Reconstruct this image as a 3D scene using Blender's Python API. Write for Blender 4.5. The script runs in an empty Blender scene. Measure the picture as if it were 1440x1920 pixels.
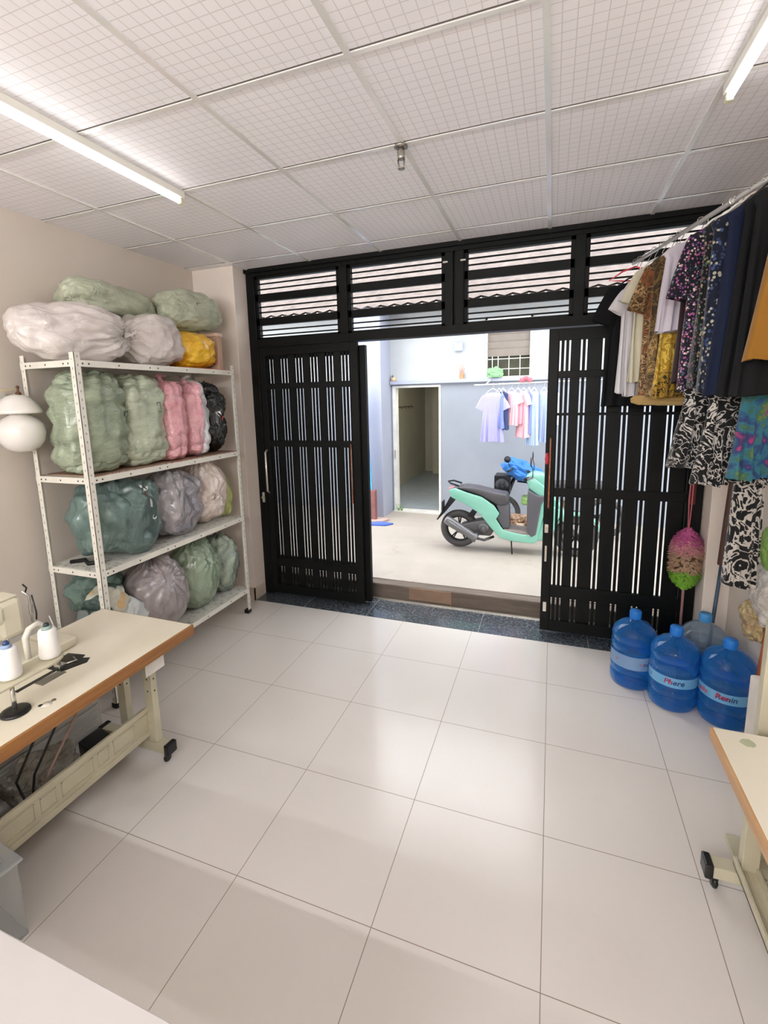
import bpy, bmesh, math, random
from mathutils import Vector, Matrix, noise
from mathutils.bvhtree import BVHTree

# ------------------------------------------------------------------ camera, world, exposure
sc = bpy.context.scene
PI = math.pi
cam_data = bpy.data.cameras.new('camera'); cam = bpy.data.objects.new('camera', cam_data)
sc.collection.objects.link(cam); sc.camera = cam
RROWS = ((0.939085794716851, 0.3428673341737934, -0.02366138874995684),
         (0.03321779904293776, -0.15907388124757793, -0.9867076963982669),
         (-0.3420737464170019, 0.925817201968827, -0.16077332039504855))   # right, down, forward
r_, d_, f_ = [Vector(v) for v in RROWS]
m3 = Matrix((r_, -d_, -f_)).transposed()
cam.matrix_world = Matrix.Translation((-0.0278, -3.1562, 1.958)) @ m3.to_4x4()
cam_data.sensor_fit = 'VERTICAL'; cam_data.sensor_height = 36; cam_data.sensor_width = 27
cam_data.lens = 883.7274 / 1920 * 36
cam_data.shift_x = 0.00588; cam_data.shift_y = -0.03655
cam_data.clip_start = 0.02; cam_data.clip_end = 200

SKY_STRENGTH = 4.2
TUBE_STRENGTH = 7.0
FILL_TUBE_STRENGTH = 142.0
world = bpy.data.worlds.new('world'); sc.world = world; world.use_nodes = True
bg = world.node_tree.nodes['Background']
bg.inputs[0].default_value = (0.96, 0.98, 1.0, 1); bg.inputs[1].default_value = SKY_STRENGTH
sc.view_settings.view_transform = 'Standard'; sc.view_settings.look = 'None'
sc.view_settings.gamma = 1; sc.view_settings.use_curve_mapping = False
sc.view_settings.exposure = 0.32
try:
    sc.cycles.use_denoising = True; sc.cycles.denoiser = 'OPENIMAGEDENOISE'
    sc.cycles.max_bounces = 10; sc.cycles.diffuse_bounces = 6; sc.cycles.transparent_max_bounces = 16
    sc.cycles.sample_clamp_indirect = 8
except Exception: pass

random.seed(7)
# ------------------------------------------------------------------ helpers
def lin(h):
    h = h.lstrip('#'); c = [int(h[i:i+2], 16)/255 for i in (0, 2, 4)]
    return tuple((x/12.92 if x <= .04045 else ((x+.055)/1.055)**2.4) for x in c) + (1,)

class NT:
    def __init__(s, name):
        s.m = bpy.data.materials.new(name); s.m.use_nodes = True; s.t = s.m.node_tree
        s.b = s.t.nodes['Principled BSDF']; s.out = s.t.nodes['Material Output']
    def n(s, k, **kw):
        x = s.t.nodes.new(k)
        for a, v in kw.items(): setattr(x, a, v)
        return x
    def l(s, a, b): s.t.links.new(a, b)
    def val(s, sock, v):
        if hasattr(v, 'is_output') or isinstance(v, bpy.types.NodeSocket): s.l(v, sock)
        else: sock.default_value = v
    def math(s, op, a, b=None, c=None):
        x = s.n('ShaderNodeMath', operation=op)
        for i, v in enumerate((a, b, c)):
            if v is not None: s.val(x.inputs[i], v)
        return x.outputs[0]
    def mix(s, fac, a, b):
        x = s.n('ShaderNodeMix', data_type='RGBA'); s.val(x.inputs[0], fac)
        s.val(x.inputs[6], a); s.val(x.inputs[7], b); return x.outputs[2]
    def pos(s, world_=False):
        if world_: return s.n('ShaderNodeNewGeometry').outputs['Position']
        return s.n('ShaderNodeTexCoord').outputs['Object']
    def mapp(s, vec, scale=(1, 1, 1)):
        x = s.n('ShaderNodeMapping'); s.l(vec, x.inputs[0]); x.inputs['Scale'].default_value = scale; return x.outputs[0]
    def noise(s, vec, scale, detail=3, rough=.5, dist=0):
        x = s.n('ShaderNodeTexNoise'); s.l(vec, x.inputs['Vector']); x.inputs['Scale'].default_value = scale
        x.inputs['Detail'].default_value = detail; x.inputs['Roughness'].default_value = rough
        x.inputs['Distortion'].default_value = dist; return x.outputs['Fac']
    def ramp(s, fac, stops, interp='LINEAR'):
        x = s.n('ShaderNodeValToRGB'); s.l(fac, x.inputs[0]); cr = x.color_ramp; cr.interpolation = interp
        while len(cr.elements) < len(stops): cr.elements.new(.5)
        for e, (p, c) in zip(cr.elements, stops): e.position = p; e.color = c if len(c) == 4 else c + (1,)
        return x.outputs[0]
    def bump(s, h, strength=.3, dist=.01):
        x = s.n('ShaderNodeBump'); s.l(h, x.inputs['Height']); x.inputs['Strength'].default_value = strength
        x.inputs['Distance'].default_value = dist; s.l(x.outputs[0], s.b.inputs['Normal'])

def mat(name, col, rough=.5, metal=0, var=.12, vscale=6, bump=0, bscale=40, bdist=.003, spec=.5, coat=0, trans=0, ior=1.45, alpha=1, stretch=(1, 1, 1), sheen=0):
    t = NT(name); c = lin(col) if isinstance(col, str) else col
    b = t.b; p = t.mapp(t.pos(), stretch)
    nz = t.noise(p, vscale, 4)
    dark = tuple(x*(1-var) for x in c[:3]) + (1,); lite = tuple(min(1, x*(1+var)) for x in c[:3]) + (1,)
    t.l(t.ramp(nz, [(.3, dark), (.7, lite)]), b.inputs['Base Color'])
    b.inputs['Roughness'].default_value = rough; b.inputs['Metallic'].default_value = metal
    b.inputs['Specular IOR Level'].default_value = spec; b.inputs['Coat Weight'].default_value = coat
    b.inputs['Transmission Weight'].default_value = trans; b.inputs['IOR'].default_value = ior
    b.inputs['Alpha'].default_value = alpha; b.inputs['Sheen Weight'].default_value = sheen
    if bump: t.bump(t.noise(p, bscale, 4), bump, bdist)
    return t.m

class MB:
    """collects shapes; build() links them as one mesh object"""
    def __init__(s): s.v = []; s.f = []; s.mi = []; s.k = 0; s.sm = []; s.smooth = False
    def face(s, idx): s.f.append(tuple(idx)); s.mi.append(s.k); s.sm.append(s.smooth)
    def add(s, vs, fs, smooth=None):
        o = len(s.v); s.v += [tuple(v) for v in vs]
        for f in fs:
            s.f.append(tuple(i+o for i in f)); s.mi.append(s.k); s.sm.append(s.smooth if smooth is None else smooth)
    def box(s, x0, x1, y0, y1, z0, z1, M=None, bev=0.0):
        if bev:
            bm = bmesh.new(); bmesh.ops.create_cube(bm, size=1)
            for v in bm.verts: v.co = Vector(((x0+x1)/2+v.co.x*(x1-x0), (y0+y1)/2+v.co.y*(y1-y0), (z0+z1)/2+v.co.z*(z1-z0)))
            bmesh.ops.bevel(bm, geom=bm.edges[:], offset=bev, segments=2, profile=.5, affect='EDGES')
            s.addbm(bm, M); return
        vs = [Vector(p) for p in ((x0,y0,z0),(x1,y0,z0),(x1,y1,z0),(x0,y1,z0),(x0,y0,z1),(x1,y0,z1),(x1,y1,z1),(x0,y1,z1))]
        if M: vs = [M @ v for v in vs]
        s.add(vs, [(0,3,2,1),(4,5,6,7),(0,1,5,4),(1,2,6,5),(2,3,7,6),(3,0,4,7)], False)
    def addbm(s, bm, M=None, smooth=False):
        bm.verts.ensure_lookup_table()
        vs = [(M @ v.co) if M else v.co.copy() for v in bm.verts]
        idx = {v: i for i, v in enumerate(bm.verts)}
        s.add(vs, [[idx[v] for v in f.verts] for f in bm.faces], smooth); bm.free()
    def tube(s, pts, r, seg=10, cap=True, closed=False):
        pts = [Vector(p) for p in pts]; n = len(pts)
        rs = r if isinstance(r, (list, tuple)) else [r]*n
        rings = []; up = None
        for i, p in enumerate(pts):
            a = pts[i-1] if (i > 0 or closed) else pts[i]; b = pts[(i+1) % n] if (i < n-1 or closed) else pts[i]
            t = (b-a).normalized()
            if up is None:
                up = Vector((0, 0, 1)) if abs(t.z) < .9 else Vector((1, 0, 0))
            x = t.cross(up).normalized(); up = x.cross(t).normalized()
            rings.append([p+(x*math.cos(2*PI*k/seg)+up*math.sin(2*PI*k/seg))*rs[i] for k in range(seg)])
        vs = [v for q in rings for v in q]; fs = []
        for i in range(n if closed else n-1):
            a = i*seg; b = ((i+1) % n)*seg
            for k in range(seg): fs.append((a+k, a+(k+1) % seg, b+(k+1) % seg, b+k))
        s.add(vs, fs, True)
        if cap and not closed:
            o = len(s.v)-len(vs)
            s.f += [tuple(o+k for k in reversed(range(seg))), tuple(o+(n-1)*seg+k for k in range(seg))]; s.mi += [s.k]*2; s.sm += [False]*2
    def cyl(s, a, b, r, seg=20): s.tube([a, b], r, seg)
    def lathe(s, prof, c=(0, 0, 0), seg=32, M=None, cap=True, smooth=True):
        vs = []; fs = []
        for (r, z) in prof:
            for k in range(seg):
                a = 2*PI*k/seg; v = Vector((r*math.cos(a), r*math.sin(a), z))
                vs.append((M @ v if M else v)+Vector(c))
        for i in range(len(prof)-1):
            for k in range(seg): fs.append((i*seg+k, i*seg+(k+1) % seg, (i+1)*seg+(k+1) % seg, (i+1)*seg+k))
        if cap: fs.append(tuple(reversed(range(seg)))); fs.append(tuple((len(prof)-1)*seg+k for k in range(seg)))
        s.add(vs, fs, smooth)
    def prism(s, poly, lo, hi, axis='y', bev=0, M=None, inset=None):
        """2D polygon extruded along an axis; axis y: (x,z)"""
        def P(p, h):
            return {'y': Vector((p[0], h, p[1])), 'x': Vector((h, p[0], p[1])), 'z': Vector((p[0], p[1], h))}[axis]
        bm = bmesh.new(); a = [bm.verts.new(P(p, lo)) for p in poly]; b = [bm.verts.new(P(p, hi)) for p in poly]
        n = len(poly); bm.faces.new(a); bm.faces.new(list(reversed(b)))
        for i in range(n): bm.faces.new((a[i], b[i], b[(i+1) % n], a[(i+1) % n]))
        bmesh.ops.recalc_face_normals(bm, faces=bm.faces[:])
        if bev: bmesh.ops.bevel(bm, geom=bm.edges[:], offset=bev, segments=3, profile=.5, affect='EDGES', clamp_overlap=True)
        bmesh.ops.triangulate(bm, faces=[f for f in bm.faces if len(f.verts) > 4])
        s.addbm(bm, M, smooth=bool(bev))
    def torus(s, c, R, r, axis='y', seg=40, rs=14, flat=1.0):
        vs = []; fs = []
        for i in range(seg):
            a = 2*PI*i/seg
            for j in range(rs):
                b = 2*PI*j/rs; rr = R+r*math.cos(b); h = r*flat*math.sin(b)
                p = (rr*math.cos(a), rr*math.sin(a))
                v = {'y': (p[0], h, p[1]), 'x': (h, p[0], p[1]), 'z': (p[0], p[1], h)}[axis]
                vs.append(Vector(v)+Vector(c))
        for i in range(seg):
            for j in range(rs): fs.append((i*rs+j, ((i+1) % seg)*rs+j, ((i+1) % seg)*rs+(j+1) % rs, i*rs+(j+1) % rs))
        s.add(vs, fs, True)
    def build(s, name, mats, parent=None, at=None, local=False, smooth_all=False):
        """world-space verts unless local=True; origin at `at` (or the parent's chain origin)"""
        org = Vector((0, 0, 0))
        if parent is not None and not local: org = Vector(parent['_org'])
        elif at is not None and not local: org = Vector(at)
        me = bpy.data.meshes.new(name)
        me.from_pydata([tuple(Vector(v)-org) for v in s.v], [], s.f)
        if not isinstance(mats, (list, tuple)): mats = [mats]
        for m in mats: me.materials.append(m)
        me.polygons.foreach_set('material_index', s.mi)
        me.polygons.foreach_set('use_smooth', [True]*len(s.f) if smooth_all else s.sm)
        bm = bmesh.new(); bm.from_mesh(me); bmesh.ops.recalc_face_normals(bm, faces=bm.faces[:]); bm.to_mesh(me); bm.free()
        o = bpy.data.objects.new(name, me); sc.collection.objects.link(o)
        if parent is not None: o.parent = parent; o['_org'] = parent['_org']
        else:
            o.location = at if at is not None else (0, 0, 0); o['_org'] = tuple(org)
        return o

def tag(o, label=None, cat=None, group=None, kind=None):
    if label: o['label'] = label
    if cat: o['category'] = cat
    if group: o['group'] = group
    if kind: o['kind'] = kind
    return o
def thing(name, label, cat, loc, group=None, rot=None, local=False):
    o = bpy.data.objects.new(name, None); sc.collection.objects.link(o); o.empty_display_size = .05
    o.location = loc; o['_org'] = (0, 0, 0) if local else tuple(loc)
    if rot: o.rotation_euler = rot
    return tag(o, label, cat, group)
def struct(o): o['kind'] = 'structure'; return o
def copy_tree(o, parent=None):
    c = o.copy(); sc.collection.objects.link(c)
    if parent is not None: c.parent = parent
    for ch in list(o.children): copy_tree(ch, c)
    return c

# ------------------------------------------------------------------ materials of the setting
def floor_tiles():
    t = NT('floor_tiles'); p = t.pos(True); s = t.n('ShaderNodeSeparateXYZ'); t.l(p, s.inputs[0])
    def line(ax, off, w):
        q = t.math('DIVIDE', t.math('ADD', s.outputs[ax], off), .6)
        fr = t.math('ABSOLUTE', t.math('SUBTRACT', t.math('FRACT', q), .5))
        return t.math('GREATER_THAN', fr, .5-w/.6)
    g = t.math('MAXIMUM', line(0, 6.0, .0016), line(1, 12.0, .0016))
    nz = t.noise(p, 1.6, 2, .4); nz2 = t.noise(p, 35, 4, .6)
    base = t.ramp(nz, [(.3, lin('#d3cdc7')), (.7, lin('#d8d3ce'))])
    base = t.mix(t.math('MULTIPLY', nz2, .16), base, lin('#c9bdb0'))
    t.l(t.mix(g, base, lin('#88786a')), t.b.inputs['Base Color'])
    t.l(t.math('ADD', t.math('MULTIPLY', g, .4), .24), t.b.inputs['Roughness'])
    t.b.inputs['Specular IOR Level'].default_value = .6; t.b.inputs['Coat Weight'].default_value = .2; t.b.inputs['Coat Roughness'].default_value = .12
    t.bump(t.math('SUBTRACT', 1.0, g), .35, .002); return t.m
def ceiling_mat():
    t = NT('ceiling_panels'); p = t.pos(True); s = t.n('ShaderNodeSeparateXYZ'); t.l(p, s.inputs[0])
    def tri(ax, off):
        q = t.math('FRACT', t.math('DIVIDE', t.math('ADD', s.outputs[ax], off), (.655/14, .64/14)[ax]))
        return t.math('ABSOLUTE', t.math('SUBTRACT', q, .5))
    def line(ax, off): return t.math('GREATER_THAN', tri(ax, off), .5-.035)
    a = line(0, 6.635); b = line(1, 12.31)
    g = t.math('MAXIMUM', a, b)
    base = t.ramp(t.noise(p, 1.1, 3), [(.3, lin('#eeebef')), (.7, lin('#f3f0f3'))])
    t.l(t.mix(t.math('MULTIPLY', g, .5), base, lin('#b5aba5')), t.b.inputs['Base Color'])
    t.b.inputs['Roughness'].default_value = .55
    t.bump(t.math('ADD', t.math('SUBTRACT', 1.0, g), t.math('MULTIPLY', t.noise(p, 9, 2), 1.2)), .3, .003); return t.m
def plaster(name, c1, c2, stain=None, sscale=1.2):
    t = NT(name); p = t.pos(True)
    base = t.ramp(t.noise(p, sscale, 5, .6), [(.3, lin(c1)), (.7, lin(c2))])
    if stain: base = t.mix(t.ramp(t.noise(p, 3.3, 6, .7), [(.6, (0, 0, 0)), (.72, (1, 1, 1))]), base, lin(stain))
    t.l(base, t.b.inputs['Base Color']); t.b.inputs['Roughness'].default_value = .6
    t.bump(t.noise(p, 60, 4), .15, .003); return t.m
def granite():
    t = NT('dark_granite'); p = t.pos(True)
    v = t.n('ShaderNodeTexVoronoi'); t.l(p, v.inputs['Vector']); v.inputs['Scale'].default_value = 90
    base = t.ramp(t.noise(p, 45, 6, .75), [(.35, lin('#23272b')), (.55, lin('#4a5158')), (.72, lin('#98a1a8'))])
    t.l(base, t.b.inputs['Base Color']); t.b.inputs['Roughness'].default_value = .22; t.b.inputs['Coat Weight'].default_value = .6; t.b.inputs['Coat Roughness'].default_value = .1; return t.m
def wood(name, c1, c2, scale=(2, 30, 30), rough=.45):
    t = NT(name); p = t.mapp(t.pos(True), scale)
    t.l(t.ramp(t.noise(p, 1.6, 6, .65, .6), [(.3, lin(c1)), (.7, lin(c2))]), t.b.inputs['Base Color'])
    t.b.inputs['Roughness'].default_value = rough; t.bump(t.noise(p, 3, 4), .1, .002); return t.m

M_floor = floor_tiles(); M_ceil = ceiling_mat()
M_wall = plaster('cream_wall', '#d0c5b9', '#d6ccc1'); M_pillar = plaster('pillar_paint', '#dfd2c6', '#e6dbd1')
M_granite = granite()
M_base = mat('tile_skirting', '#cfc2b0', .3, var=.04)
M_tbar = mat('white_ceiling_rail', '#eceae6', .22, .25, var=.02)
M_gap_shade = mat('painted_gap_shade', '#5a544e', .8, var=.05)  # dark colour stands in for shade in the gaps along the cross rails
M_black = mat('black_gate_paint', '#070807', .5, .0, var=.3, bump=.1, bscale=25, spec=.22)
M_steel = mat('bare_steel', '#c9c3b8', .3, .8, var=.1)
M_rust = mat('rusty_bar', '#a0694c', .6, .3, var=.3, vscale=40)
M_concrete = plaster('street_concrete', '#a79e94', '#b3aaa0', '#a19382', 2.2)
M_step = wood('weathered_step', '#5c5047', '#756a60', (2, 18, 18), .8)
M_chip = mat('worn_brick_patch', '#8d7460', .8, var=.2)

def simple(name, lo, hi, m, kind='structure'):
    b = MB(); b.box(lo[0], hi[0], lo[1], hi[1], lo[2], hi[2]); o = b.build(name, m); o['kind'] = kind; return o
H = 3.15; XL = -3.19; XR = 1.17; YB = -6.6; YP = .575; YG = .78
simple('floor', (XL-.1, YB-.1, -.1), (XR+.1, YP, 0), M_floor)
simple('ceiling', (XL-.1, YB-.1, H), (XR+.1, 1.15, H+.15), M_ceil)
simple('wall_left', (XL-.12, YB, 0), (XL, .95, H), M_wall)
simple('wall_right', (XR, YB, 0), (XR+.12, .95, H), M_wall)
simple('wall_back', (XL-.12, YB-.12, 0), (XR+.12, YB, H), M_wall)
b = MB(); b.box(XL, -2.74, YP, 1.0, 0, H, bev=.004); o = struct(b.build('wall_front_left_pillar', M_pillar))
b = MB(); b.box(1.015, XR, YP, 1.0, 0, H, bev=.004); o = struct(b.build('wall_front_right_pillar', M_pillar))
b = MB(); b.box(XL, XL+.012, -6.6, YP, 0, .13); b.box(XL, -2.74+.01, YP-.01, YP, 0, .13); b.box(-2.74, -2.73, YP-.01, .73, 0, .13)
struct(b.build('baseboard_left', M_base))
b = MB(); b.box(XR-.012, XR, -6.6, YP, 0, .13); b.box(1.005, XR, YP-.01, YP, 0, .13)
struct(b.build('baseboard_right', M_base))
b = MB(); b.box(-2.74, 1.015, YP, 1.0, -.1, .001); o = struct(b.build('floor_granite_threshold', M_granite))
# joints of the granite strips
b = MB()
for x in (-2.2, -1.56, -.55, .3): b.box(x, x+.003, YP, .975, .001, .0016)
struct(b.build('trim_1', mat('granite_joint', '#8d8d8b', .5)))
b = MB(); b.box(-2.74, 1.015, .955, .975, .001, .012); struct(b.build('trim_2', M_steel))   # bottom track of the sliding gate
# ceiling T rails
b = MB()
for k in range(-4, 3):
    x = -.085+.655*k
    if XL < x < XR: b.box(x-.012, x+.012, YB, 1.0, H-.007, H+.002)
for j in range(0, 11):
    y = .49-.64*j
    b.box(XL, XR, y-.010, y+.010, H-.0065, H+.002)
struct(b.build('trim_3', M_tbar))
b = MB()
for j in range(0, 11):
    y = .49-.64*j
    b.box(XL, XR, y-.016, y-.010, H-.0015, H+.001)
struct(b.build('trim_4', M_gap_shade))
# ------------------------------------------------------------------ outside
ZG = .15
simple('floor_alley', (-9, 1.12, -.3), (7, 3.9, ZG), M_concrete)
b = MB(); b.box(-2.74, 1.015, 1.0, 1.12, -.05, ZG-.004, bev=.012)
struct(b.build('trim_5', M_step))
b = MB(); b.box(-1.27, -.86, .992, 1.0, .02, ZG-.012, bev=.002); b.box(-.865, -.855, .99, 1.0, .0, ZG-.004)
o = tag(b.build('step_patch', M_chip, at=(-1.06, .996, .02)), 'reddish brown worn patch on the face of the doorway step', 'patch')
M_lav = plaster('lavender_plaster', '#a3a8bb', '#abb0c1', '#b0b0b4', 1.5)
M_lavd = plaster('grey_blue_plaster', '#8f959f', '#989ea8', None, 1.5)
M_white_out = plaster('white_outdoor_plaster', '#b2b7ba', '#bcc0c2', '#b5b0aa', 1.3)
M_cream_in = plaster('cream_room_paint', '#c9c5b4', '#d3cfbf')
M_brown_in = plaster('brown_cupboard', '#6e6354', '#7c7061')
YO = 3.9
b = MB()
b.box(-9, -2.36, YO, YO+.12, 0, 2.17); b.box(-1.6, 7, YO, YO+.12, 0, 2.17); b.box(-2.36, -1.6, YO, YO+.12, 2.13, 2.17)
struct(b.build('wall_alley_lower', M_lavd))
b = MB()
b.box(-9, -.94, YO, YO+.12, 2.17, 3.25); b.box(-.32, 7, YO, YO+.12, 2.17, 3.25); b.box(-.94, -.32, YO, YO+.12, 2.17, 2.22); b.box(-.94, -.32, YO, YO+.12, 3.0, 3.25)
struct(b.build('wall_alley_upper', M_white_out))
b = MB(); b.box(-2.38, 1.4, YO-.07, YO, 2.15, 2.2, bev=.004); struct(b.build('trim_6', M_lav))
b = MB(); b.box(-2.9, -2.39, 3.45, YO, 0, 3.25, bev=.005); struct(b.build('wall_alley_pier', M_lav))
b = MB(); b.box(-2.9, -2.39, 3.448, 3.452, 2.19, 2.196); struct(b.build('trim_7', mat('plaster_crack_line', '#aeb3c4', .7)))
# far left and right ends of the alley
simple('wall_alley_left', (-6.2, 1.5, 0), (-6.0, 3.9, 2.3), M_white_out)
simple('wall_alley_right', (4.6, 1.5, 0), (4.8, 3.9, 2.6), M_white_out)
# room behind the open door
b = MB(); b.box(-3.2, -1.5, YO+.12, 8.0, 0, .165); struct(b.build('floor_neighbour_room', mat('grey_room_tiles', '#aab4bd', .25, var=.06)))
b = MB()
b.box(-3.0, -2.9, YO+.12, 8.0, .16, 2.7); struct(b.build('wall_neighbour_left', M_cream_in))
b = MB(); b.box(-1.5, -1.4, YO+.12, 8.0, .16, 2.7); struct(b.build('wall_neighbour_right', M_cream_in))
b = MB(); b.box(-3.0, -1.4, 8.0, 8.1, .16, 2.7); b.box(-2.62, -2.42, 7.6, 8.0, .16, 2.7); struct(b.build('wall_neighbour_back', M_cream_in))
b = MB(); b.box(-3.0, -1.4, YO+.12, 8.1, 2.7, 2.75); struct(b.build('ceiling_neighbour_room', M_cream_in))
b = MB(); b.box(-2.36, -2.31, YO-.012, YO+.13, ZG, 2.13); b.box(-1.63, -1.6, YO-.012, YO+.13, ZG, 2.13); b.box(-2.31, -1.63, YO-.012, YO+.13, 2.1, 2.13)
b.box(-2.36, -1.6, YO-.06, YO+.12, .1, .17)
struct(b.build('trim_8', mat('white_door_frame', '#e4e3dd', .4)))
t_ = thing('room_cupboard', 'brown cupboard at the dark back of the room across the alley', 'cupboard', (-2.0, 7.6, .165))
b = MB(); b.box(-2.4, -1.52, 7.45, 7.95, .165, 2.5, bev=.01); b.build('body', M_brown_in, t_)
b = MB(); b.box(-2.36, -1.97, 7.43, 7.45, .3, 1.25); b.box(-1.95, -1.55, 7.43, 7.45, .3, 1.25); b.build('door', mat('cupboard_door', '#594c3e', .5), t_)
b = MB(); b.box(-2.4, -1.52, 7.36, 7.45, 1.5, 1.53); b.build('shelf', M_cream_in, t_)
t_ = thing('added_fill_bulb', 'unseen round bulb added to brighten the room across the alley', 'lamp', (-2.1, 4.35, 2.62))  # bulb added out of sight above the doorway to lift the dim interior
b = MB(); b.lathe([(0, 2.58), (.14, 2.59), (.18, 2.62), (.16, 2.65), (0, 2.66)], (-2.1, 4.35, 0), 20)
M_fill_bulb = NT('fill_bulb_glow'); M_fill_bulb.b.inputs['Emission Color'].default_value = (1, .96, .9, 1); M_fill_bulb.b.inputs['Emission Strength'].default_value = 22
b.build('bulb', M_fill_bulb.m, t_)
b = MB(); b.cyl((-2.1, 4.35, 2.65), (-2.1, 4.35, 2.7), .04, 16); b.build('socket', M_cream_in, t_)
# rail of hooks on the neighbour's wall
t_ = thing('hook_rail', 'thin dark hook rail on the cream wall of the room across the alley', 'hooks', (-2.89, 5.5, 1.75))
b = MB(); b.box(-2.9, -2.885, 4.6, 6.9, 1.75, 1.77); b.build('rail', M_brown_in, t_)
for k in range(9):
    b = MB(); b.cyl((-2.885, 4.7+k*.26, 1.75), (-2.85, 4.7+k*.26, 1.72), .006, 6); b.build('hook', M_brown_in, t_)

# open door leaf lock on the frame
b = MB(); b.box(-2.335, -2.32, YO-.03, YO-.012, 1.0, 1.14, bev=.003); tag(b.build('door_lock', M_steel, at=(-2.33, YO-.02, 1.0)), 'small steel lock plate on the left jamb of the alley doorway', 'lock')

# roof over the far wall
M_rooft = NT('old_roof_tiles')
p_ = M_rooft.mapp(M_rooft.pos(True), (1, 1, 1)); w_ = M_rooft.n('ShaderNodeTexWave'); M_rooft.l(p_, w_.inputs[0]); w_.inputs['Scale'].default_value = 2.2; w_.inputs['Distortion'].default_value = 1
M_rooft.l(M_rooft.ramp(M_rooft.noise(p_, 5, 5, .7), [(.3, lin('#544a47')), (.7, lin('#746862'))]), M_rooft.b.inputs['Base Color']); M_rooft.b.inputs['Roughness'].default_value = .8
b = MB()
rf = [(-9, 3.42, 3.22), (7, 3.42, 3.22)]
import math as _m
nx = 320
vs = []; fs = []
for j in range(4):
    for i in range(nx+1):
        x = -9+16*i/nx; y = 3.4+j*1.05; z = 3.24+j*.58+.014*_m.sin(i*PI/2)
        vs.append((x, y, z))
for j in range(3):
    for i in range(nx): fs.append((j*(nx+1)+i, j*(nx+1)+i+1, (j+1)*(nx+1)+i+1, (j+1)*(nx+1)+i))
b.add(vs, fs, True)
b.add([(v[0], v[1], v[2]-.03) for v in vs], fs, True)
ro = tag(struct(b.build('roof_tiles', M_rooft.m)), 'weathered corrugated tile roof above the white house wall', 'roof')
b = MB(); b.box(-9, 7, 3.44, 3.47, 3.13, 3.21); struct(b.build('trim_9', M_white_out))
# louvred window of the far house
M_louv = mat('taupe_louvre', '#8e857d', .6, var=.06); M_winw = mat('white_window_paint', '#e6e5df', .5)
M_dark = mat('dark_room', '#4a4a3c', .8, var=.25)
w = thing('window_1', 'louvred window with white grille high on the white house wall', 'window', (-.63, YO, 2.2))
w['kind'] = 'structure'
b = MB(); b.box(-.95, -.92, YO-.03, YO+.1, 2.19, 3.03); b.box(-.34, -.31, YO-.03, YO+.1, 2.19, 3.03); b.box(-.95, -.31, YO-.05, YO+.1, 2.19, 2.215); b.box(-.95, -.31, YO-.03, YO+.1, 3.0, 3.03)
b.build('window_frame', M_winw, w)
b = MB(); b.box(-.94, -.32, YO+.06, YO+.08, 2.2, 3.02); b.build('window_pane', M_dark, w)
b = MB()
for k in range(5):
    z = 2.5+k*.1
    b.box(-.92, -.34, -.006, .006, -.052, .052, Matrix.Translation((0, YO+.02, z+.05)) @ Matrix.Rotation(.25, 4, 'X'))
b.build('louvre', M_louv, w)
b = MB()
for k in (-.85, -.77, -.62, -.47): b.cyl((k, YO-.01, 2.21), (k, YO-.01, 2.5), .006, 6)
for z in (2.32, 2.46): b.cyl((-.93, YO-.012, z), (-.33, YO-.012, z), .006, 6)
b.build('grille', M_winw, w)

# ------------------------------------------------------------------ the gate
w = thing('window_2', 'black steel louvre grille over the gate opening', 'grille', (-.85, YG, 2.45)); w['kind'] = 'structure'
GL, GR = -2.74, 1.015
b = MB()
b.box(GL, -2.655, YG-.02, YG+.08, .001, 3.15, bev=.004); b.box(.945, GR, YG-.02, YG+.08, .001, 3.15, bev=.004)
b.box(-2.655, .945, YG-.02, YG+.08, 3.085, 3.15); b.box(-2.655, .945, YG-.035, YG+.08, 2.45, 2.52)
b.box(GL, GR, YG-.05, YG-.02, 3.115, 3.15)
b.build('frame', M_black, w)
mull = [(-1.795, -1.72), (-.866, -.80), (-.785, -.715), (.095, .165)]
b = MB()
for x0, x1 in mull: b.box(x0, x1, YG-.02, YG+.05, 2.52, 3.085, bev=.003)
b.box(-.80, -.785, YG+.01, YG+.04, 2.52, 3.085); b.build('mullion', M_black, w)
bays = [(-2.655, -1.795), (-1.72, -.866), (-.715, .095), (.165, .945)]
for x0, x1 in bays:
    b = MB()
    b.box(x0, x0+.03, YG-.005, YG+.04, 2.52, 3.085); b.box(x1-.03, x1, YG-.005, YG+.04, 2.52, 3.085)
    b.box(x0, x1, YG-.005, YG+.04, 3.06, 3.085); b.box(x0, x1, YG-.005, YG+.04, 2.52, 2.54)
    for z0, z1 in ((2.862, 2.93), (2.65, 2.715)): b.box(x0, x1, YG-.005, YG+.035, z0, z1, bev=.003)
    for z in (3.02, 2.972, 2.816, 2.768, 2.606, 2.562): b.box(x0, x1, YG+.01, YG+.018, z-.006, z+.006)
    b.build('louvre_panel', M_black, w)
b = MB()
for x in (-.86, -.72): b.box(x-.02, x+.02, YG-.032, YG-.02, 3.0, 3.012)
b.build('hinge', M_steel, w)

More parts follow.
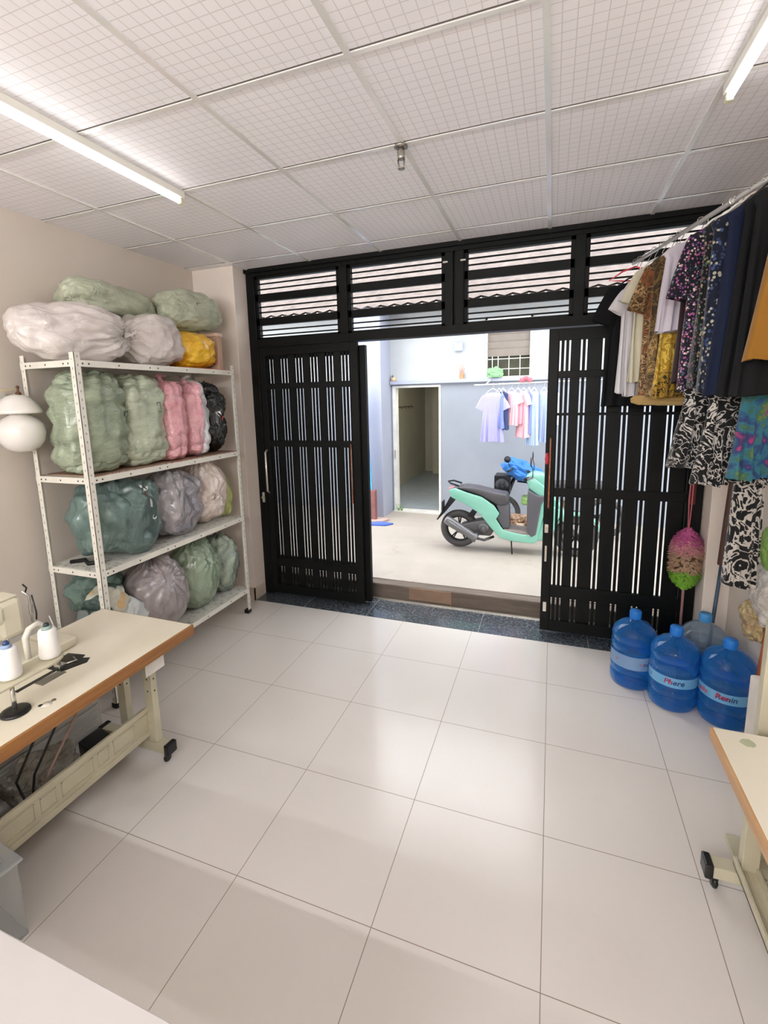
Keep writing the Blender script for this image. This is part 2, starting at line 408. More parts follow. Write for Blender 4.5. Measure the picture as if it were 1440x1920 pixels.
def slat_panel(x0, x1, zs, y, first, pitch, n, slits=None, slit=.0118, bar=.0215):
    """wide flats with groups of thin bars between them; the slits stay open"""
    b = MB(); z0, z1 = zs[0], zs[-1]; x = x0
    for k in range(n):
        g = first+k*pitch; m = slits[k] if slits else 3
        b.box(x, g, y, y+.012, z0, z1)                       # wide flat
        x = g+slit
        for q in range(m-1):
            b.box(x, x+bar, y+.001, y+.009, z0, z1); x += bar+slit
    b.box(x, x1, y, y+.012, z0, z1)
    return b
def leaf(name, label, x0, x1, y, first, pitch, n, stile=.065, ztop=2.42, zb=.025):
    d = thing(name, label, 'gate leaf', ((x0+x1)/2, y, zb)); d['kind'] = 'structure'
    b = MB()
    b.box(x0, x0+stile, y-.018, y+.03, zb, ztop, bev=.003); b.box(x1-stile, x1, y-.018, y+.03, zb, ztop, bev=.003)
    b.box(x0+stile, x1-stile, y-.018, y+.03, ztop-.075, ztop); b.box(x0+stile, x1-stile, y-.018, y+.03, zb, zb+.085)
    b.build('leaf_frame', M_black, d)
    slat_panel(x0+stile-.005, x1-stile+.005, (zb+.08, ztop-.07), y, first, pitch, n).build('slat_panel', M_black, d)
    for z0, z1 in ((2.062, 2.115), (1.515, 1.572), (.305, .395)):
        b = MB(); b.box(x0+stile, x1-stile, y-.012, y+.02, z0, z1, bev=.002); b.build('rail', M_black, d)
    return d
def leafR(*a, **k): return leaf(*a, **k)
L1 = leaf('door_1', 'left sliding gate leaf of black slats beside the shelving rack', -2.65, -1.647, YG+.0, -2.583, .1545, 6, ztop=2.448)
b = MB(); b.tube([(-2.62, YG-.018, 1.48), (-2.62, YG-.05, 1.46), (-2.62, YG-.05, 1.08), (-2.62, YG-.018, 1.06)], .011, 8); h = b.build('handle', M_steel, L1)
b = MB(); b.box(-2.70, -2.675, YG-.032, YG-.018, .96, 1.06, bev=.003); b.cyl((-2.69, YG-.045, 1.01), (-2.69, YG-.03, 1.01), .012, 10); b.build('lock', M_steel, L1)
b = MB(); b.cyl((-1.728, YG-.025, 1.0), (-1.728, YG-.025, 1.55), .006, 8); b.build('bolt_rod', M_rust, L1)
L2 = leaf('door_2', 'outer sliding gate leaf stacked behind the left one', -2.70, -1.59, YG+.055, -2.622, .1575, 6)
L3 = thing('door_3', 'right sliding gate leaf of black slats behind the water bottles', 'gate leaf', (.45, YG, .025)); L3['kind'] = 'structure'
b = MB(); x0, x1, y = -.065, 1.005, YG-.03
ST = .07; zb, zt = .025, 2.435
b.box(x0, x0+ST, y-.018, y+.03, zb, zt, bev=.003); b.box(x1-.075, x1, y-.018, y+.03, zb, zt, bev=.003)
b.box(x0+ST, x1-.07, y-.018, y+.03, zt-.085, zt); b.box(x0+ST, x1-.07, y-.018, y+.03, zb, zb+.095)
b.build('leaf_frame', M_black, L3)
slat_panel(x0+ST-.005, x1-.07, (zb+.09, zt-.08), y, .012, .147, 7, [3, 2, 2, 2, 2, 2, 2]).build('slat_panel', M_black, L3)
for z0, z1 in ((2.07, 2.125), (1.79, 1.81), (1.155, 1.225), (.315, .415)):
    b = MB(); b.box(x0+ST, x1-.07, y-.012, y+.02, z0, z1, bev=.002); b.build('rail', M_black, L3)
b = MB(); b.tube([(-.028, y-.018, 1.62), (-.028, y-.045, 1.60), (-.028, y-.045, 1.08), (-.028, y-.018, 1.06)], .007, 8); b.build('handle', M_rust, L3)
b = MB(); b.lathe([(.0, -.045), (.012, -.04), (.018, 0), (.012, .04), (0, .045)], (-.05, y-.05, 1.46), 10); b.build('tag', mat('red_plastic_tag', '#b03038', .4), L3)
b = MB(); b.box(-.052, -.022, y-.03, y-.018, .86, .93, bev=.004); b.cyl((-.037, y-.045, .895), (-.037, y-.03, .895), .01, 10); b.box(-.045, -.03, y-.025, y-.018, .62, .75); b.build('lock', M_steel, L3)
b = MB(); b.box(-.045, -.02, y-.0185, y-.0175, .19, .27); b.build('worn_paint', M_steel, L3)
L4 = thing('door_4', 'outer sliding gate leaf stacked behind the right one', 'gate leaf', (.6, YG+.04, .025)); L4['kind'] = 'structure'
b = MB(); y = YG+.035
b.box(.90, .94, y, y+.02, .025, 2.43, bev=.003); b.box(.08, .94, y, y+.02, 2.36, 2.43); b.box(.08, .94, y, y+.02, .025, .1)
b.build('leaf_frame', M_black, L4)

# ------------------------------------------------------------------ lamps of the room, and added fill lamps
M_tube = NT('lit_tube'); M_tube.b.inputs['Emission Color'].default_value = (1, .98, .96, 1); M_tube.b.inputs['Emission Strength'].default_value = TUBE_STRENGTH
M_lampw = mat('lamp_housing', '#e8e6dd', .4, var=.02); M_cap = mat('lamp_cap', '#d8d6b4', .4, var=.02)
def tube_lamp(x, y0, label):
    t = thing('tube_lamp', label, 'lamp', (x, y0-.6, H-.075), 'fluorescent tube lamps')
    b = MB(); b.box(x-.02, x+.02, y0-1.22, y0+.0, H-.045, H-.008, bev=.004); b.build('housing', M_lampw, t)
    b = MB(); b.cyl((x, y0-1.19, H-.062), (x, y0-.03, H-.062), .0135, 14); b.build('tube', M_tube.m, t)
    for y in (y0, y0-1.22+.03):
        b = MB(); b.box(x-.013, x+.013, y-.03, y, H-.078, H-.04, bev=.004); b.build('end_cap', M_cap, t)
tube_lamp(-2.055, -.79, 'lit tube lamp on the left ceiling rail above the sewing table')
tube_lamp(.585, -.72, 'lit tube lamp at the top right corner of the ceiling')
M_fill_tube = NT('fill_tube_glow'); M_fill_tube.b.inputs['Emission Color'].default_value = (.93, .965, 1, 1); M_fill_tube.b.inputs['Emission Strength'].default_value = FILL_TUBE_STRENGTH
def fill_lamp(x, y):                                # fill lamps added out of view behind the camera to brighten the room
    t = thing('added_fill_lamp', 'unseen tube lamp added behind the camera to brighten the room', 'lamp', (x, y, 2.45), 'added fill lamps')
    b = MB(); b.box(x-.6, x+.6, y-.012, y+.012, 2.49, 2.505); b.build('housing', M_lampw, t)
    b = MB(); b.cyl((x-.58, y, 2.47), (x+.58, y, 2.47), .0135, 12); b.build('tube', M_fill_tube.m, t)
    for dx in (-.5, .5):
        b = MB(); b.cyl((x+dx, y, 2.505), (x+dx, y, H), .003, 6); b.build('cord', M_lampw, t)
for x in (-2.1, -.3):
    for y in (-4.4, -5.2, -6.0): fill_lamp(x, y)
# sprinkler
t_ = thing('sprinkler', 'small steel sprinkler head hanging from the ceiling grid', 'sprinkler', (-.745, -.79, H-.1))
M_chrome = mat('dull_chrome', '#a8a49a', .25, .9, var=.1)
b = MB(); b.lathe([(.0, .012), (.03, .012), (.034, .004), (.02, 0), (.0, 0)], (-.745, -.79, H-.02), 20); b.build('collar', M_chrome, t_)
b = MB(); b.lathe([(.0, .07), (.016, .07), (.019, .05), (.018, .03), (.016, .02), (.0, .02)], (-.745, -.79, H-.09), 16)
b.tube([(-.761, -.79, H-.07), (-.757, -.79, H-.1), (-.75, -.79, H-.108)], .004, 6); b.tube([(-.729, -.79, H-.07), (-.733, -.79, H-.1), (-.74, -.79, H-.108)], .004, 6)
b.lathe([(0, .004), (.017, .004), (.017, 0), (0, 0)], (-.745, -.79, H-.112), 14); b.build('nozzle', M_chrome, t_)

# ------------------------------------------------------------------ the shelving rack
M_rack = mat('cream_rack_steel', '#dfdbd0', .38, .1, var=.05, vscale=12)
M_hole = mat('dark_slot', '#2a2826', .8); M_slot = mat('grey_slot', '#a19e98', .8)
M_rub = mat('black_rubber', '#151413', .6)
RX0, RX1, RY0, RY1 = -3.08, -2.62, -1.14, .335
LEV = [.24, .925, 1.52, 2.215]
rk = thing('shelving_rack', 'tall cream slotted steel shelving rack against the left wall', 'shelf rack', ((RX0+RX1)/2, (RY0+RY1)/2, 0))
w_ = .038
for ix, x in enumerate((RX0, RX1)):
    for iy, y in enumerate((RY0, RY1)):
        sx = 1 if ix == 0 else -1; sy = 1 if iy == 0 else -1
        b = MB(); b.box(min(x, x+sx*w_), max(x, x+sx*w_), min(y, y+sy*.003), max(y, y+sy*.003), .02, 2.26)
        b.box(min(x, x+sx*.003), max(x, x+sx*.003), min(y, y+sy*w_), max(y, y+sy*w_), .02, 2.26)
        h = b; h.k = 1
        for k in range(44):
            z = .06+k*.05
            xx = x+sx*.02; yo = y-sy*.0008
            h.box(xx-.0035, xx+.0035, min(yo, yo+sy*.004), max(yo, yo+sy*.004), z, z+.014)
            yy = y+sy*.02; xo = x-sx*.0008
            h.box(min(xo, xo+sx*.004), max(xo, xo+sx*.004), yy-.0035, yy+.0035, z+.02, z+.034)
        p = b.build('post', [M_rack, M_slot], rk)
        f = MB(); f.box(min(x, x+sx*.042)-.003, max(x, x+sx*.042)+.003, min(y, y+sy*.042)-.003, max(y, y+sy*.042)+.003, 0, .035, bev=.004); f.build('rubber_foot', M_rub, p)
M_news = NT('worn_shelf_top')
p_ = M_news.pos(True)
M_news.l(M_news.mix(M_news.ramp(M_news.noise(p_, 22, 6, .75), [(.52, (0, 0, 0)), (.62, (1, 1, 1))]), lin('#cfcdc4'), lin('#8d9088')), M_news.b.inputs['Base Color'])
M_news.b.inputs['Roughness'].default_value = .6
for i, z in enumerate(LEV):
    b = MB(); b.box(RX0+.004, RX1-.004, RY0+.004, RY1-.004, z-.004, z)
    b.box(RX1-.004, RX1+.0015, RY0+.03, RY1-.03, z-.036, z+.002); b.box(RX0, RX0+.004, RY0, RY1, z-.036, z+.002)
    b.box(RX0, RX1, RY0-.0015, RY0+.004, z-.036, z+.002); b.box(RX0, RX1, RY1-.004, RY1, z-.036, z+.002)
    h = b; h.k = 1
    rr = random.Random(i)
    ys = [RY0+.05, RY0+.09, RY0+.3, RY0+.55, RY0+.62, RY0+.9, RY0+1.2, RY1-.08]
    for y in ys: h.cyl((RX1-.001, y, z-.018), (RX1+.0022, y, z-.018), .0055, 8)
    for x in (RX0+.05, RX0+.09, RX0+.22, RX1-.09, RX1-.05): h.cyl((x, RY0-.0022, z-.018), (x, RY0+.001, z-.018), .0055, 8)
    b.build('shelf', [M_rack, M_hole], rk)
    if i < 2:
        b = MB(); b.box(RX0+.01, RX1-.01, RY0+.01, RY1-.01, z, z+.0015); b.build('shelf_liner', M_news.m, rk)
M_card = mat('brown_cardboard', '#9a7a63', .8, var=.15, bump=.2)
M_card_red = NT('printed_board_edge')
p_ = M_card_red.mapp(M_card_red.pos(True), (1, 26, 40))
M_card_red.l(M_card_red.ramp(M_card_red.noise(p_, 1.4, 5, .8), [(.45, lin('#7a3a38')), (.5, lin('#c9b8a8')), (.62, lin('#2c2624'))]), M_card_red.b.inputs['Base Color'])
b = MB(); b.box(RX0+.02, RX1-.006, RY0+.06, RY1-.02, LEV[2]+.001, LEV[2]+.006); o = b.build('cardboard_sheet', [M_card], at=(-2.85, -.4, LEV[2])); tag(o, 'brown cardboard sheet lining the shelf under the green and pink sacks', 'cardboard')
b = MB(); b.box(RX1-.0065, RX1-.004, RY0+.12, RY1-.06, LEV[2]-.002, LEV[2]+.0085); o = b.build('printed_strip', [M_card_red.m], at=(-2.62, -.4, LEV[2])); tag(o, 'thin dark red printed strip along the front edge of the middle shelf', 'strip')
b = MB(); b.box(RX0+.05, RX1-.01, -.25, RY1-.02, LEV[3]+.001, LEV[3]+.007); o = b.build('cardboard_sheet', [mat('orange_board', '#b5694a', .7)], at=(-2.85, 0, LEV[3])); tag(o, 'orange brown board on the rack top under the yellow bag', 'cardboard')

# ------------------------------------------------------------------ stuffed bags
def bag_mat(name, col, col2=None, rough=.3, bump=.7, scale=9, stretch=(1, 1, 1), spec=.6, split=None, var=.1, coat=.5):
    t = NT(name); p = t.mapp(t.pos(), stretch)
    c = lin(col); c2 = lin(col2) if col2 else tuple(x*(1-var) for x in c[:3])+(1,)
    n1 = t.noise(p, scale*.55, 4, .6, .8)
    base = t.ramp(n1, [(.38, c2), (.62, c)])
    if split:                                       # a second colour filling one side of the bag
        s = t.n('ShaderNodeSeparateXYZ'); t.l(t.pos(), s.inputs[0])
        f = t.math('GREATER_THAN', t.math('ADD', s.outputs[split[1]], t.math('MULTIPLY', t.noise(t.pos(), 14, 3), .06)), split[2])
        base = t.mix(f, base, lin(split[0]))
    t.l(base, t.b.inputs['Base Color']); t.b.inputs['Roughness'].default_value = rough
    t.b.inputs['Specular IOR Level'].default_value = spec; t.b.inputs['Coat Weight'].default_value = coat; t.b.inputs['Coat Roughness'].default_value = .14
    n2 = t.noise(p, scale*.8, 3, .55, 1.8)
    ridge = t.math('POWER', t.math('SUBTRACT', 1.0, t.math('ABSOLUTE', t.math('MULTIPLY', t.math('SUBTRACT', n2, .5), 3.2))), 2.0)
    n3 = t.noise(p, scale*2.6, 3, .5, 1.2)
    ridge2 = t.math('SUBTRACT', 1.0, t.math('ABSOLUTE', t.math('MULTIPLY', t.math('SUBTRACT', n3, .5), 3.0)))
    t.bump(t.math('ADD', ridge, t.math('MULTIPLY', ridge2, .3)), bump*.55, .012); return t.m

def bag(name, label, cat, c, half, mats, group=None, e=(.8, .8), rot=(0, 0, 0), seed=1, lump=.06, fold=(0, 0), bands=0, knot=None, flat=0.0, nu=120, nv=84, taper=0, floor_z=None, pinch=0.0, gather=None):
    """lumpy superellipsoid; local z is its long axis, folds radiate from the knot at +z"""
    R = (Matrix.Rotation(rot[2], 4, 'Z') @ Matrix.Rotation(rot[1], 4, 'Y') @ Matrix.Rotation(rot[0], 4, 'X'))
    def sp(v, ex): return math.copysign(abs(v)**ex, v)
    vs = []; fs = []; off = Vector((seed*3.7, seed*1.3, seed*2.1))
    if gather: g0 = Vector(gather[0]).normalized(); ga = g0.orthogonal().normalized(); gb = g0.cross(ga)
    for i in range(nv+1):
        th = PI*(i/nv-.5)
        for k in range(nu):
            ph = 2*PI*k/nu
            x = sp(math.cos(th), e[0])*sp(math.cos(ph), e[1]); y = sp(math.cos(th), e[0])*sp(math.sin(ph), e[1]); z = sp(math.sin(th), e[0])
            tp = 1-taper*z
            v = Vector((x*half[0]*tp, y*half[1]*tp, z*half[2]))
            n = Vector((x/half[0], y/half[1], z/half[2])).normalized()
            q = Vector((x, y, z))
            d = lump*noise.noise(q*1.5+off) + lump*.45*noise.noise(q*3.6+off)
            d += .22*lump*(.5-abs(noise.noise(Vector((x*4, y*4, z*(4 if not bands else 11)))+off*2)))*2 
            if fold[0]:
                fz = max(0, z)**1.5
                d += fold[1]*fz*math.sin(fold[0]*ph+4*noise.noise(q*2+off))
            if gather:
                qn = q.normalized(); ang = math.acos(max(-1, min(1, qn.dot(g0)))); aa = math.atan2(qn.dot(gb), qn.dot(ga))
                d += gather[2]*min(1, ang/.12)*math.exp(-(ang/gather[3])**2)*(math.sin(gather[1]*aa+2.5*noise.noise(q*2+off))+.5*math.sin(gather[1]*1.7*aa)) - gather[2]*2.2*math.exp(-(ang/.16)**2)
            if bands:
                zz = z*bands+.8*noise.noise(Vector((x*1.2, y*1.2, z*2))+off)
                d += lump*.8*(abs(math.sin(zz*PI/2))**.55-.6)
            v = v+n*d
            if pinch and z > .55: v.x *= 1-pinch*((z-.55)/.45)**1.6; v.y *= 1-pinch*((z-.55)/.45)**1.6
            vs.append(v)
    for i in range(nv):
        for k in range(nu): fs.append((i*nu+k, i*nu+(k+1) % nu, (i+1)*nu+(k+1) % nu, (i+1)*nu+k))
    wv = [R @ v + Vector(c) for v in vs]
    if floor_z is not None:
        zm = min(v.z for v in wv)
        wv = [v+Vector((0, 0, floor_z-zm-.012)) for v in wv]
        for v in wv:
            if v.z < floor_z+.004: v.z = floor_z+.004
    b = MB(); b.add(wv, fs, True)
    root = thing(name, label, cat, (c[0], c[1], min(v.z for v in wv)), group) if knot else None
    if root: body = b.build('body', mats, root)
    else: body = tag(b.build(name, mats, at=(c[0], c[1], min(v.z for v in wv))), label, cat, group)
    bvh = BVHTree.FromPolygons(wv, fs)
    if knot:
        # gathered neck with a ruffled end
        kb = MB(); base = max(wv, key=lambda v: (v-Vector(c)).dot(R.to_3x3() @ Vector((0, 0, 1)))) if not isinstance(knot, tuple) else None
        kdir = (R.to_3x3() @ Vector((0, 0, 1))); kp = Vector(c)+kdir*(half[2]*.93)
        if isinstance(knot, tuple): kp = Vector(knot[0]); kdir = Vector(knot[1]).normalized()
        L = knot[2] if isinstance(knot, tuple) else .06
        rings = [(.035, -.02), (.014, .01), (.012, .02), (.03, .02+L*.6), (.04, .02+L)]
        side = kdir.orthogonal().normalized(); s2 = kdir.cross(side)
        o = len(kb.v); sg = 28; vv = []; ff = []
        for j, (r, h) in enumerate(rings):
            for k in range(sg):
                a = 2*PI*k/sg; rr = r*(1+.35*math.sin(7*a+j)*(j/4)); vv.append(kp+kdir*(h+.01*math.sin(3*a+seed)*(j > 2))+(side*math.cos(a)+s2*math.sin(a)*.6)*rr)
        for j in range(4):
            for k in range(sg): ff.append((j*sg+k, j*sg+(k+1) % sg, (j+1)*sg+(k+1) % sg, (j+1)*sg+k))
        kb.add(vv, ff, True); kb.build('knot', mats, root)
    return (root or body), bvh
def decal(parent, bvh, shapes, origin, u, v, direction, m, name='printed_mark', lift=.0015):
    """flat shapes (lists of 2D polygons) projected on a bag along direction"""
    origin, u, v, direction = Vector(origin), Vector(u), Vector(v), Vector(direction).normalized()
    b = MB()
    for poly in shapes:
        pts = []
        for (a, c) in poly:
            p = origin+u*a+v*c; hit = bvh.ray_cast(p-direction*.4, direction)
            q = hit[0] if hit[0] is not None else p
            pts.append(q-direction*lift*2)
        b.add(pts, [tuple(range(len(pts)))])
    return b.build(name, m, parent)
def ring_segments(r0, r1, a0, a1, n=5):
    return [[(r0*math.cos(a0+(a1-a0)*i/n), r0*math.sin(a0+(a1-a0)*i/n)), (r1*math.cos(a0+(a1-a0)*i/n), r1*math.sin(a0+(a1-a0)*i/n)),
             (r1*math.cos(a0+(a1-a0)*(i+1)/n), r1*math.sin(a0+(a1-a0)*(i+1)/n)), (r0*math.cos(a0+(a1-a0)*(i+1)/n), r0*math.sin(a0+(a1-a0)*(i+1)/n))] for i in range(n)]
M_ink = mat('dark_print', '#20302e', .5); M_inkw = mat('white_print', '#e4e6e2', .4); M_inkr = mat('red_print', '#c64a44', .4)
def recycle(s=.03):
    out = []
    for k in range(3):
        a = k*2*PI/3; out += ring_segments(s*.62, s, a, a+1.35, 4)
        out.append([(s*.45*math.cos(a+1.35), s*.45*math.sin(a+1.35)), (s*1.2*math.cos(a+1.35), s*1.2*math.sin(a+1.35)), (s*.85*math.cos(a+1.85), s*.85*math.sin(a+1.85))])
    return out
def outline(w, h, t=.004):
    return [[(-w, -h), (w, -h), (w, -h+t), (-w, -h+t)], [(-w, h-t), (w, h-t), (w, h), (-w, h)], [(-w, -h), (-w+t, -h), (-w+t, h), (-w, h)], [(w-t, -h), (w, -h), (w, h), (w-t, h)]]

G_top = 'stuffed bags piled on top of the rack'; G_m = 'stuffed bags standing on the upper shelf'
G_2 = 'stuffed bags on the second shelf'; G_1 = 'stuffed bags on the bottom shelf'
m_white = bag_mat('white_plastic_bag', '#dcd4d0', '#cfc6c2', .38, .55, 10, (1.4, .5, 1.4))
m_green = bag_mat('pale_green_plastic', '#9aa58d', '#848f79', .3, .75, 10, (1, 1, 2.2))
m_green2 = bag_mat('light_green_plastic', '#b9c0aa', '#a3ac95', .3, .75, 10, (1, 1, 2.2))
m_greenh = bag_mat('sage_green_plastic', '#bdc2ab', '#a5ac93', .3, .8, 10, (1.3, .6, 1.3))
m_pink = bag_mat('pink_plastic', '#e0a9ae', '#d2949b', .32, .7, 11, (1, 1, 2))
m_pinkw = bag_mat('pink_and_white_plastic', '#e0abb0', '#d397a0', .32, .7, 11, (1, 1, 2), split=('#d5d3d5', 1, .02))
m_black = bag_mat('black_shiny_plastic', '#0d0f10', '#060708', .25, .7, 9, coat=.3)
m_yell = bag_mat('yellow_plastic', '#f0c22e', '#e5ab1c', .35, .7, 11, (1, 1, 1))
m_teal = bag_mat('teal_plastic', '#647b75', '#4f625e', .3, .9, 6, (1, 1, .5))
m_greyp = bag_mat('smoky_clear_plastic', '#a9a2a2', '#7e7b83', .2, .9, 6)
m_pinkwh = bag_mat('off_white_plastic', '#dccfc6', '#cdbcb4', .3, .8, 8)
m_yg = bag_mat('yellow_green_mesh', '#c9d08a', '#aeb973', .5, .8, 26)
m_lilac = bag_mat('grey_lilac_plastic', '#9f9696', '#8a8181', .25, .7, 5)
m_gr1 = bag_mat('green_film', '#8f9f88', '#7c8c75', .22, .8, 6)
m_gc = bag_mat('green_and_grey_film', '#a3b09c', '#6f7a74', .25, .9, 9)

bag('stuffed_bag', 'huge white plastic bag at the left end of the rack top, gathered towards the room', 'bag', (-2.83, -.95, 2.40), (.2, .165, .375), m_white, G_top, (.95, .95), (PI/2, 0, PI-.12), 3, .035, (18, .011), knot=((-2.665, -.70, 2.405), (.7, .6, 0), .02), pinch=.25, floor_z=2.217, gather=((-.75, .0, .66), 15, .011, .85))
bag('stuffed_bag', 'smaller white bag on the rack top between the huge white bag and the yellow one', 'bag', (-2.84, -.36, 2.4), (.2, .19, .27), m_white, G_top, (.9, .9), (PI/2, 0, .1), 5, .03, (14, .008), floor_z=2.217, gather=((-.6, .35, -.7), 12, .008, .8))
bag('stuffed_bag', 'long sage green bag lying on the two white bags', 'bag', (-2.97, -.55, 2.665), (.14, .115, .37), m_greenh, G_top, (.7, .8), (PI/2, 0, .05), 7, .03)
B_, v_ = bag('stuffed_bag', 'sage green bag with a small knot lying above the yellow bag', 'bag', (-2.88, .13, 2.69), (.155, .15, .31), m_greenh, G_top, (.72, .8), (-PI/2+.06, .0, -.05), 9, .03, knot=((-2.86, .43, 2.7), (0, 1, .1), .03))
decal(B_, v_, [[(-.004, -.012), (.004, -.012), (.004, .012), (-.004, .012)], [(.01, .004), (.03, .006), (.03, .009), (.01, .008)]], (-2.7, .08, 2.74), (0, 1, 0), (0, 0, 1), (-1, 0, 0), M_ink)
bag('stuffed_bag', 'bright yellow bag on the rack top in front of the beige box', 'bag', (-2.83, .03, 2.36), (.17, .145, .22), m_yell, G_top, (.85, .85), (PI/2, 0, PI-.1), 11, .025, (12, .006), floor_z=2.222)
t_ = thing('cardboard_box', 'pinkish beige folded cardboard box behind the yellow bag on the rack top', 'box', (-2.82, .26, 2.222))
b = MB(); b.box(-2.98, -2.70, .24, .30, 2.222, 2.5, Matrix.Identity(4), bev=.004); b.build('carton', mat('pink_beige_card', '#b99a86', .7, var=.08), t_)
b = MB(); b.box(-2.985, -2.695, .23, .31, 2.5, 2.53, bev=.004); b.build('lid', mat('pale_card', '#cdb3a0', .7, var=.06), t_)
b = MB()
for k in range(3): b.box(-2.80, -2.72-.02*(k % 2), .2385, .2395, 2.27+k*.014, 2.276+k*.014)
b.build('print', M_inkr, t_)

B_, v_ = bag('stuffed_bag', 'tall green bag with a dark recycling mark, leftmost on the upper shelf', 'bag', (-2.80, -.95, 1.84), (.17, .20, .295), m_green, G_m, (.45, .75), (0, 0, 0), 13, .035, (7, .01), bands=5, knot=((-2.74, -.92, 2.12), (.1, .2, 1), .02), floor_z=1.527)
decal(B_, v_, recycle(.026), (-2.6, -.80, 1.89), (0, 1, 0), (0, 0, 1), (-1, 0, 0), M_ink)
decal(B_, v_, [[(-.02, 0), (.02, 0), (.02, .004), (-.02, .004)], [(-.012, -.01), (.014, -.01), (.014, -.006), (-.012, -.006)]], (-2.6, -.80, 1.84), (0, 1, 0), (0, 0, 1), (-1, 0, 0), M_ink)
B_, v_ = bag('stuffed_bag', 'tall light green bag printed with an oblong, second from left on the upper shelf', 'bag', (-2.82, -.58, 1.84), (.18, .175, .30), m_green2, G_m, (.45, .75), (0, 0, 0), 17, .03, (7, .01), bands=5, floor_z=1.527, knot=((-2.8, -.58, 2.12), (0, .2, 1), .015))
decal(B_, v_, outline(.014, .034), (-2.6, -.52, 1.93), (0, 1, 0), (0, 0, 1), (-1, 0, 0), M_ink)
bag('stuffed_bag', 'narrow all pink bag standing between the light green bag and the pink and white one', 'bag', (-2.80, -.325, 1.84), (.16, .118, .30), m_pink, G_m, (.5, .8), (0, 0, 0), 19, .022, (6, .008), bands=6, floor_z=1.527, knot=((-2.8, -.33, 2.13), (0, 0, 1), .012))
bag('stuffed_bag', 'narrow half pink half white bag beside the black bag', 'bag', (-2.80, -.075, 1.84), (.16, .118, .30), m_pinkw, G_m, (.5, .8), (0, .0, 0), 23, .022, (6, .008), bands=6, floor_z=1.527, knot=((-2.8, -.08, 2.13), (0, 0, 1), .012))
B_, v_ = bag('stuffed_bag', 'shiny black bag with red and white print at the right of the upper shelf', 'bag', (-2.82, .18, 1.82), (.15, .125, .285), m_black, G_m, (.75, .85), (0, 0, 0), 29, .035, bands=2, floor_z=1.527, knot=((-2.78, .11, 2.05), (.3, -.2, 1), .05))
decal(B_, v_, [[(-.035, .03), (-.005, .04), (0, .01), (-.02, -.01)]], (-2.6, .16, 1.84), (0, 1, 0), (0, 0, 1), (-1, 0, 0), M_inkw)
decal(B_, v_, [[(-.012, -.02), (.004, .005), (.028, .012), (.026, -.015), (.005, -.035)]], (-2.6, .165, 1.83), (0, 1, 0), (0, 0, 1), (-1, 0, 0), M_inkr, 'red_print')

B_, v_ = bag('stuffed_bag', 'big dark teal bag with white print at the left of the second shelf', 'bag', (-2.82, -.80, 1.18), (.2, .29, .245), m_teal, G_2, (.62, .8), (0, 0, 0), 31, .05, (6, .02), floor_z=.928)
b = []
for k in range(3): b += ring_segments(.012, .022, k*.9, k*.9+1.9, 5) if k < 1 else [[(-.02+k*.012, .012), (-.005+k*.012, .016), (-.006+k*.012, .024), (-.02+k*.012, .02)]]
o = Vector((-2.6, -.70, 1.33))
def free_decal(root, v_, shapes, org, m, name='printed_mark'):
    root['_org'] = tuple(root.location); return decal(root, v_, shapes, org, (0, 1, 0), (0, 0, 1), (-1, 0, 0), m, name)
free_decal(B_, v_, ring_segments(.01, .024, .3, 3.2, 6)+[[(-.03, .03), (-.005, .03), (.0, .045), (-.026, .05)], [(.02, .0), (.05, .01), (.055, .03), (.03, .03)]], (-2.6, -.73, 1.36), M_inkw)
free_decal(B_, v_, [[(-.01, -.01), (.015, -.006), (.02, .014), (-.004, .016)]], (-2.6, -.725, 1.335), M_inkr, 'red_print')
free_decal(B_, v_, ring_segments(.012, .022, 2.2, 6.0, 7), (-2.6, -.66, 1.17), M_inkw)
free_decal(B_, v_, [[(-.02, .02), (.0, .03), (.02, .0), (.02, -.04), (-.004, -.03)]], (-2.6, -.70, 1.28), M_inkw)
bag('stuffed_bag', 'smoky clear bag of dark clothes between the teal bag and the off white one', 'bag', (-2.82, -.32, 1.17), (.19, .235, .245), m_greyp, G_2, (.8, .85), (0, 0, 0), 37, .045, (9, .012), floor_z=.928)
bag('stuffed_bag', 'round off white bag with a pinched knot on the right of the second shelf', 'bag', (-2.85, .08, 1.2), (.19, .19, .26), m_pinkwh, G_2, (.85, .9), (0, 0, 0), 41, .03, (14, .008), floor_z=.928, knot=((-2.675, .0, 1.16), (1, -.3, -.2), .01), gather=((1, -.35, -.2), 14, .008, .8))
bag('stuffed_bag', 'small yellow green mesh bag at the far right of the second shelf', 'bag', (-2.84, .29, 1.12), (.12, .05, .2), m_yg, G_2, (.7, .9), (0, 0, 0), 43, .02, floor_z=.928)
bag('stuffed_bag', 'round grey lilac bag at the middle of the bottom shelf', 'bag', (-2.78, -.60, .55), (.2, .265, .29), m_lilac, G_1, (.95, .95), (0, 0, 0), 47, .025, (16, .009), floor_z=.243, gather=((1, -.1, .75), 15, .006, .9))
bag('stuffed_bag', 'round clear green bag to the right of the grey lilac bag', 'bag', (-2.82, -.13, .54), (.19, .215, .29), m_gr1, G_1, (.92, .95), (0, 0, 0), 53, .022, (14, .008), floor_z=.243, gather=((1, .1, .6), 13, .006, .9))
bag('stuffed_bag', 'green and grey clear bag at the far right of the bottom shelf', 'bag', (-2.84, .21, .5), (.16, .145, .255), m_gc, G_1, (.8, .9), (0, 0, 0), 59, .03, (8, .01), floor_z=.243)
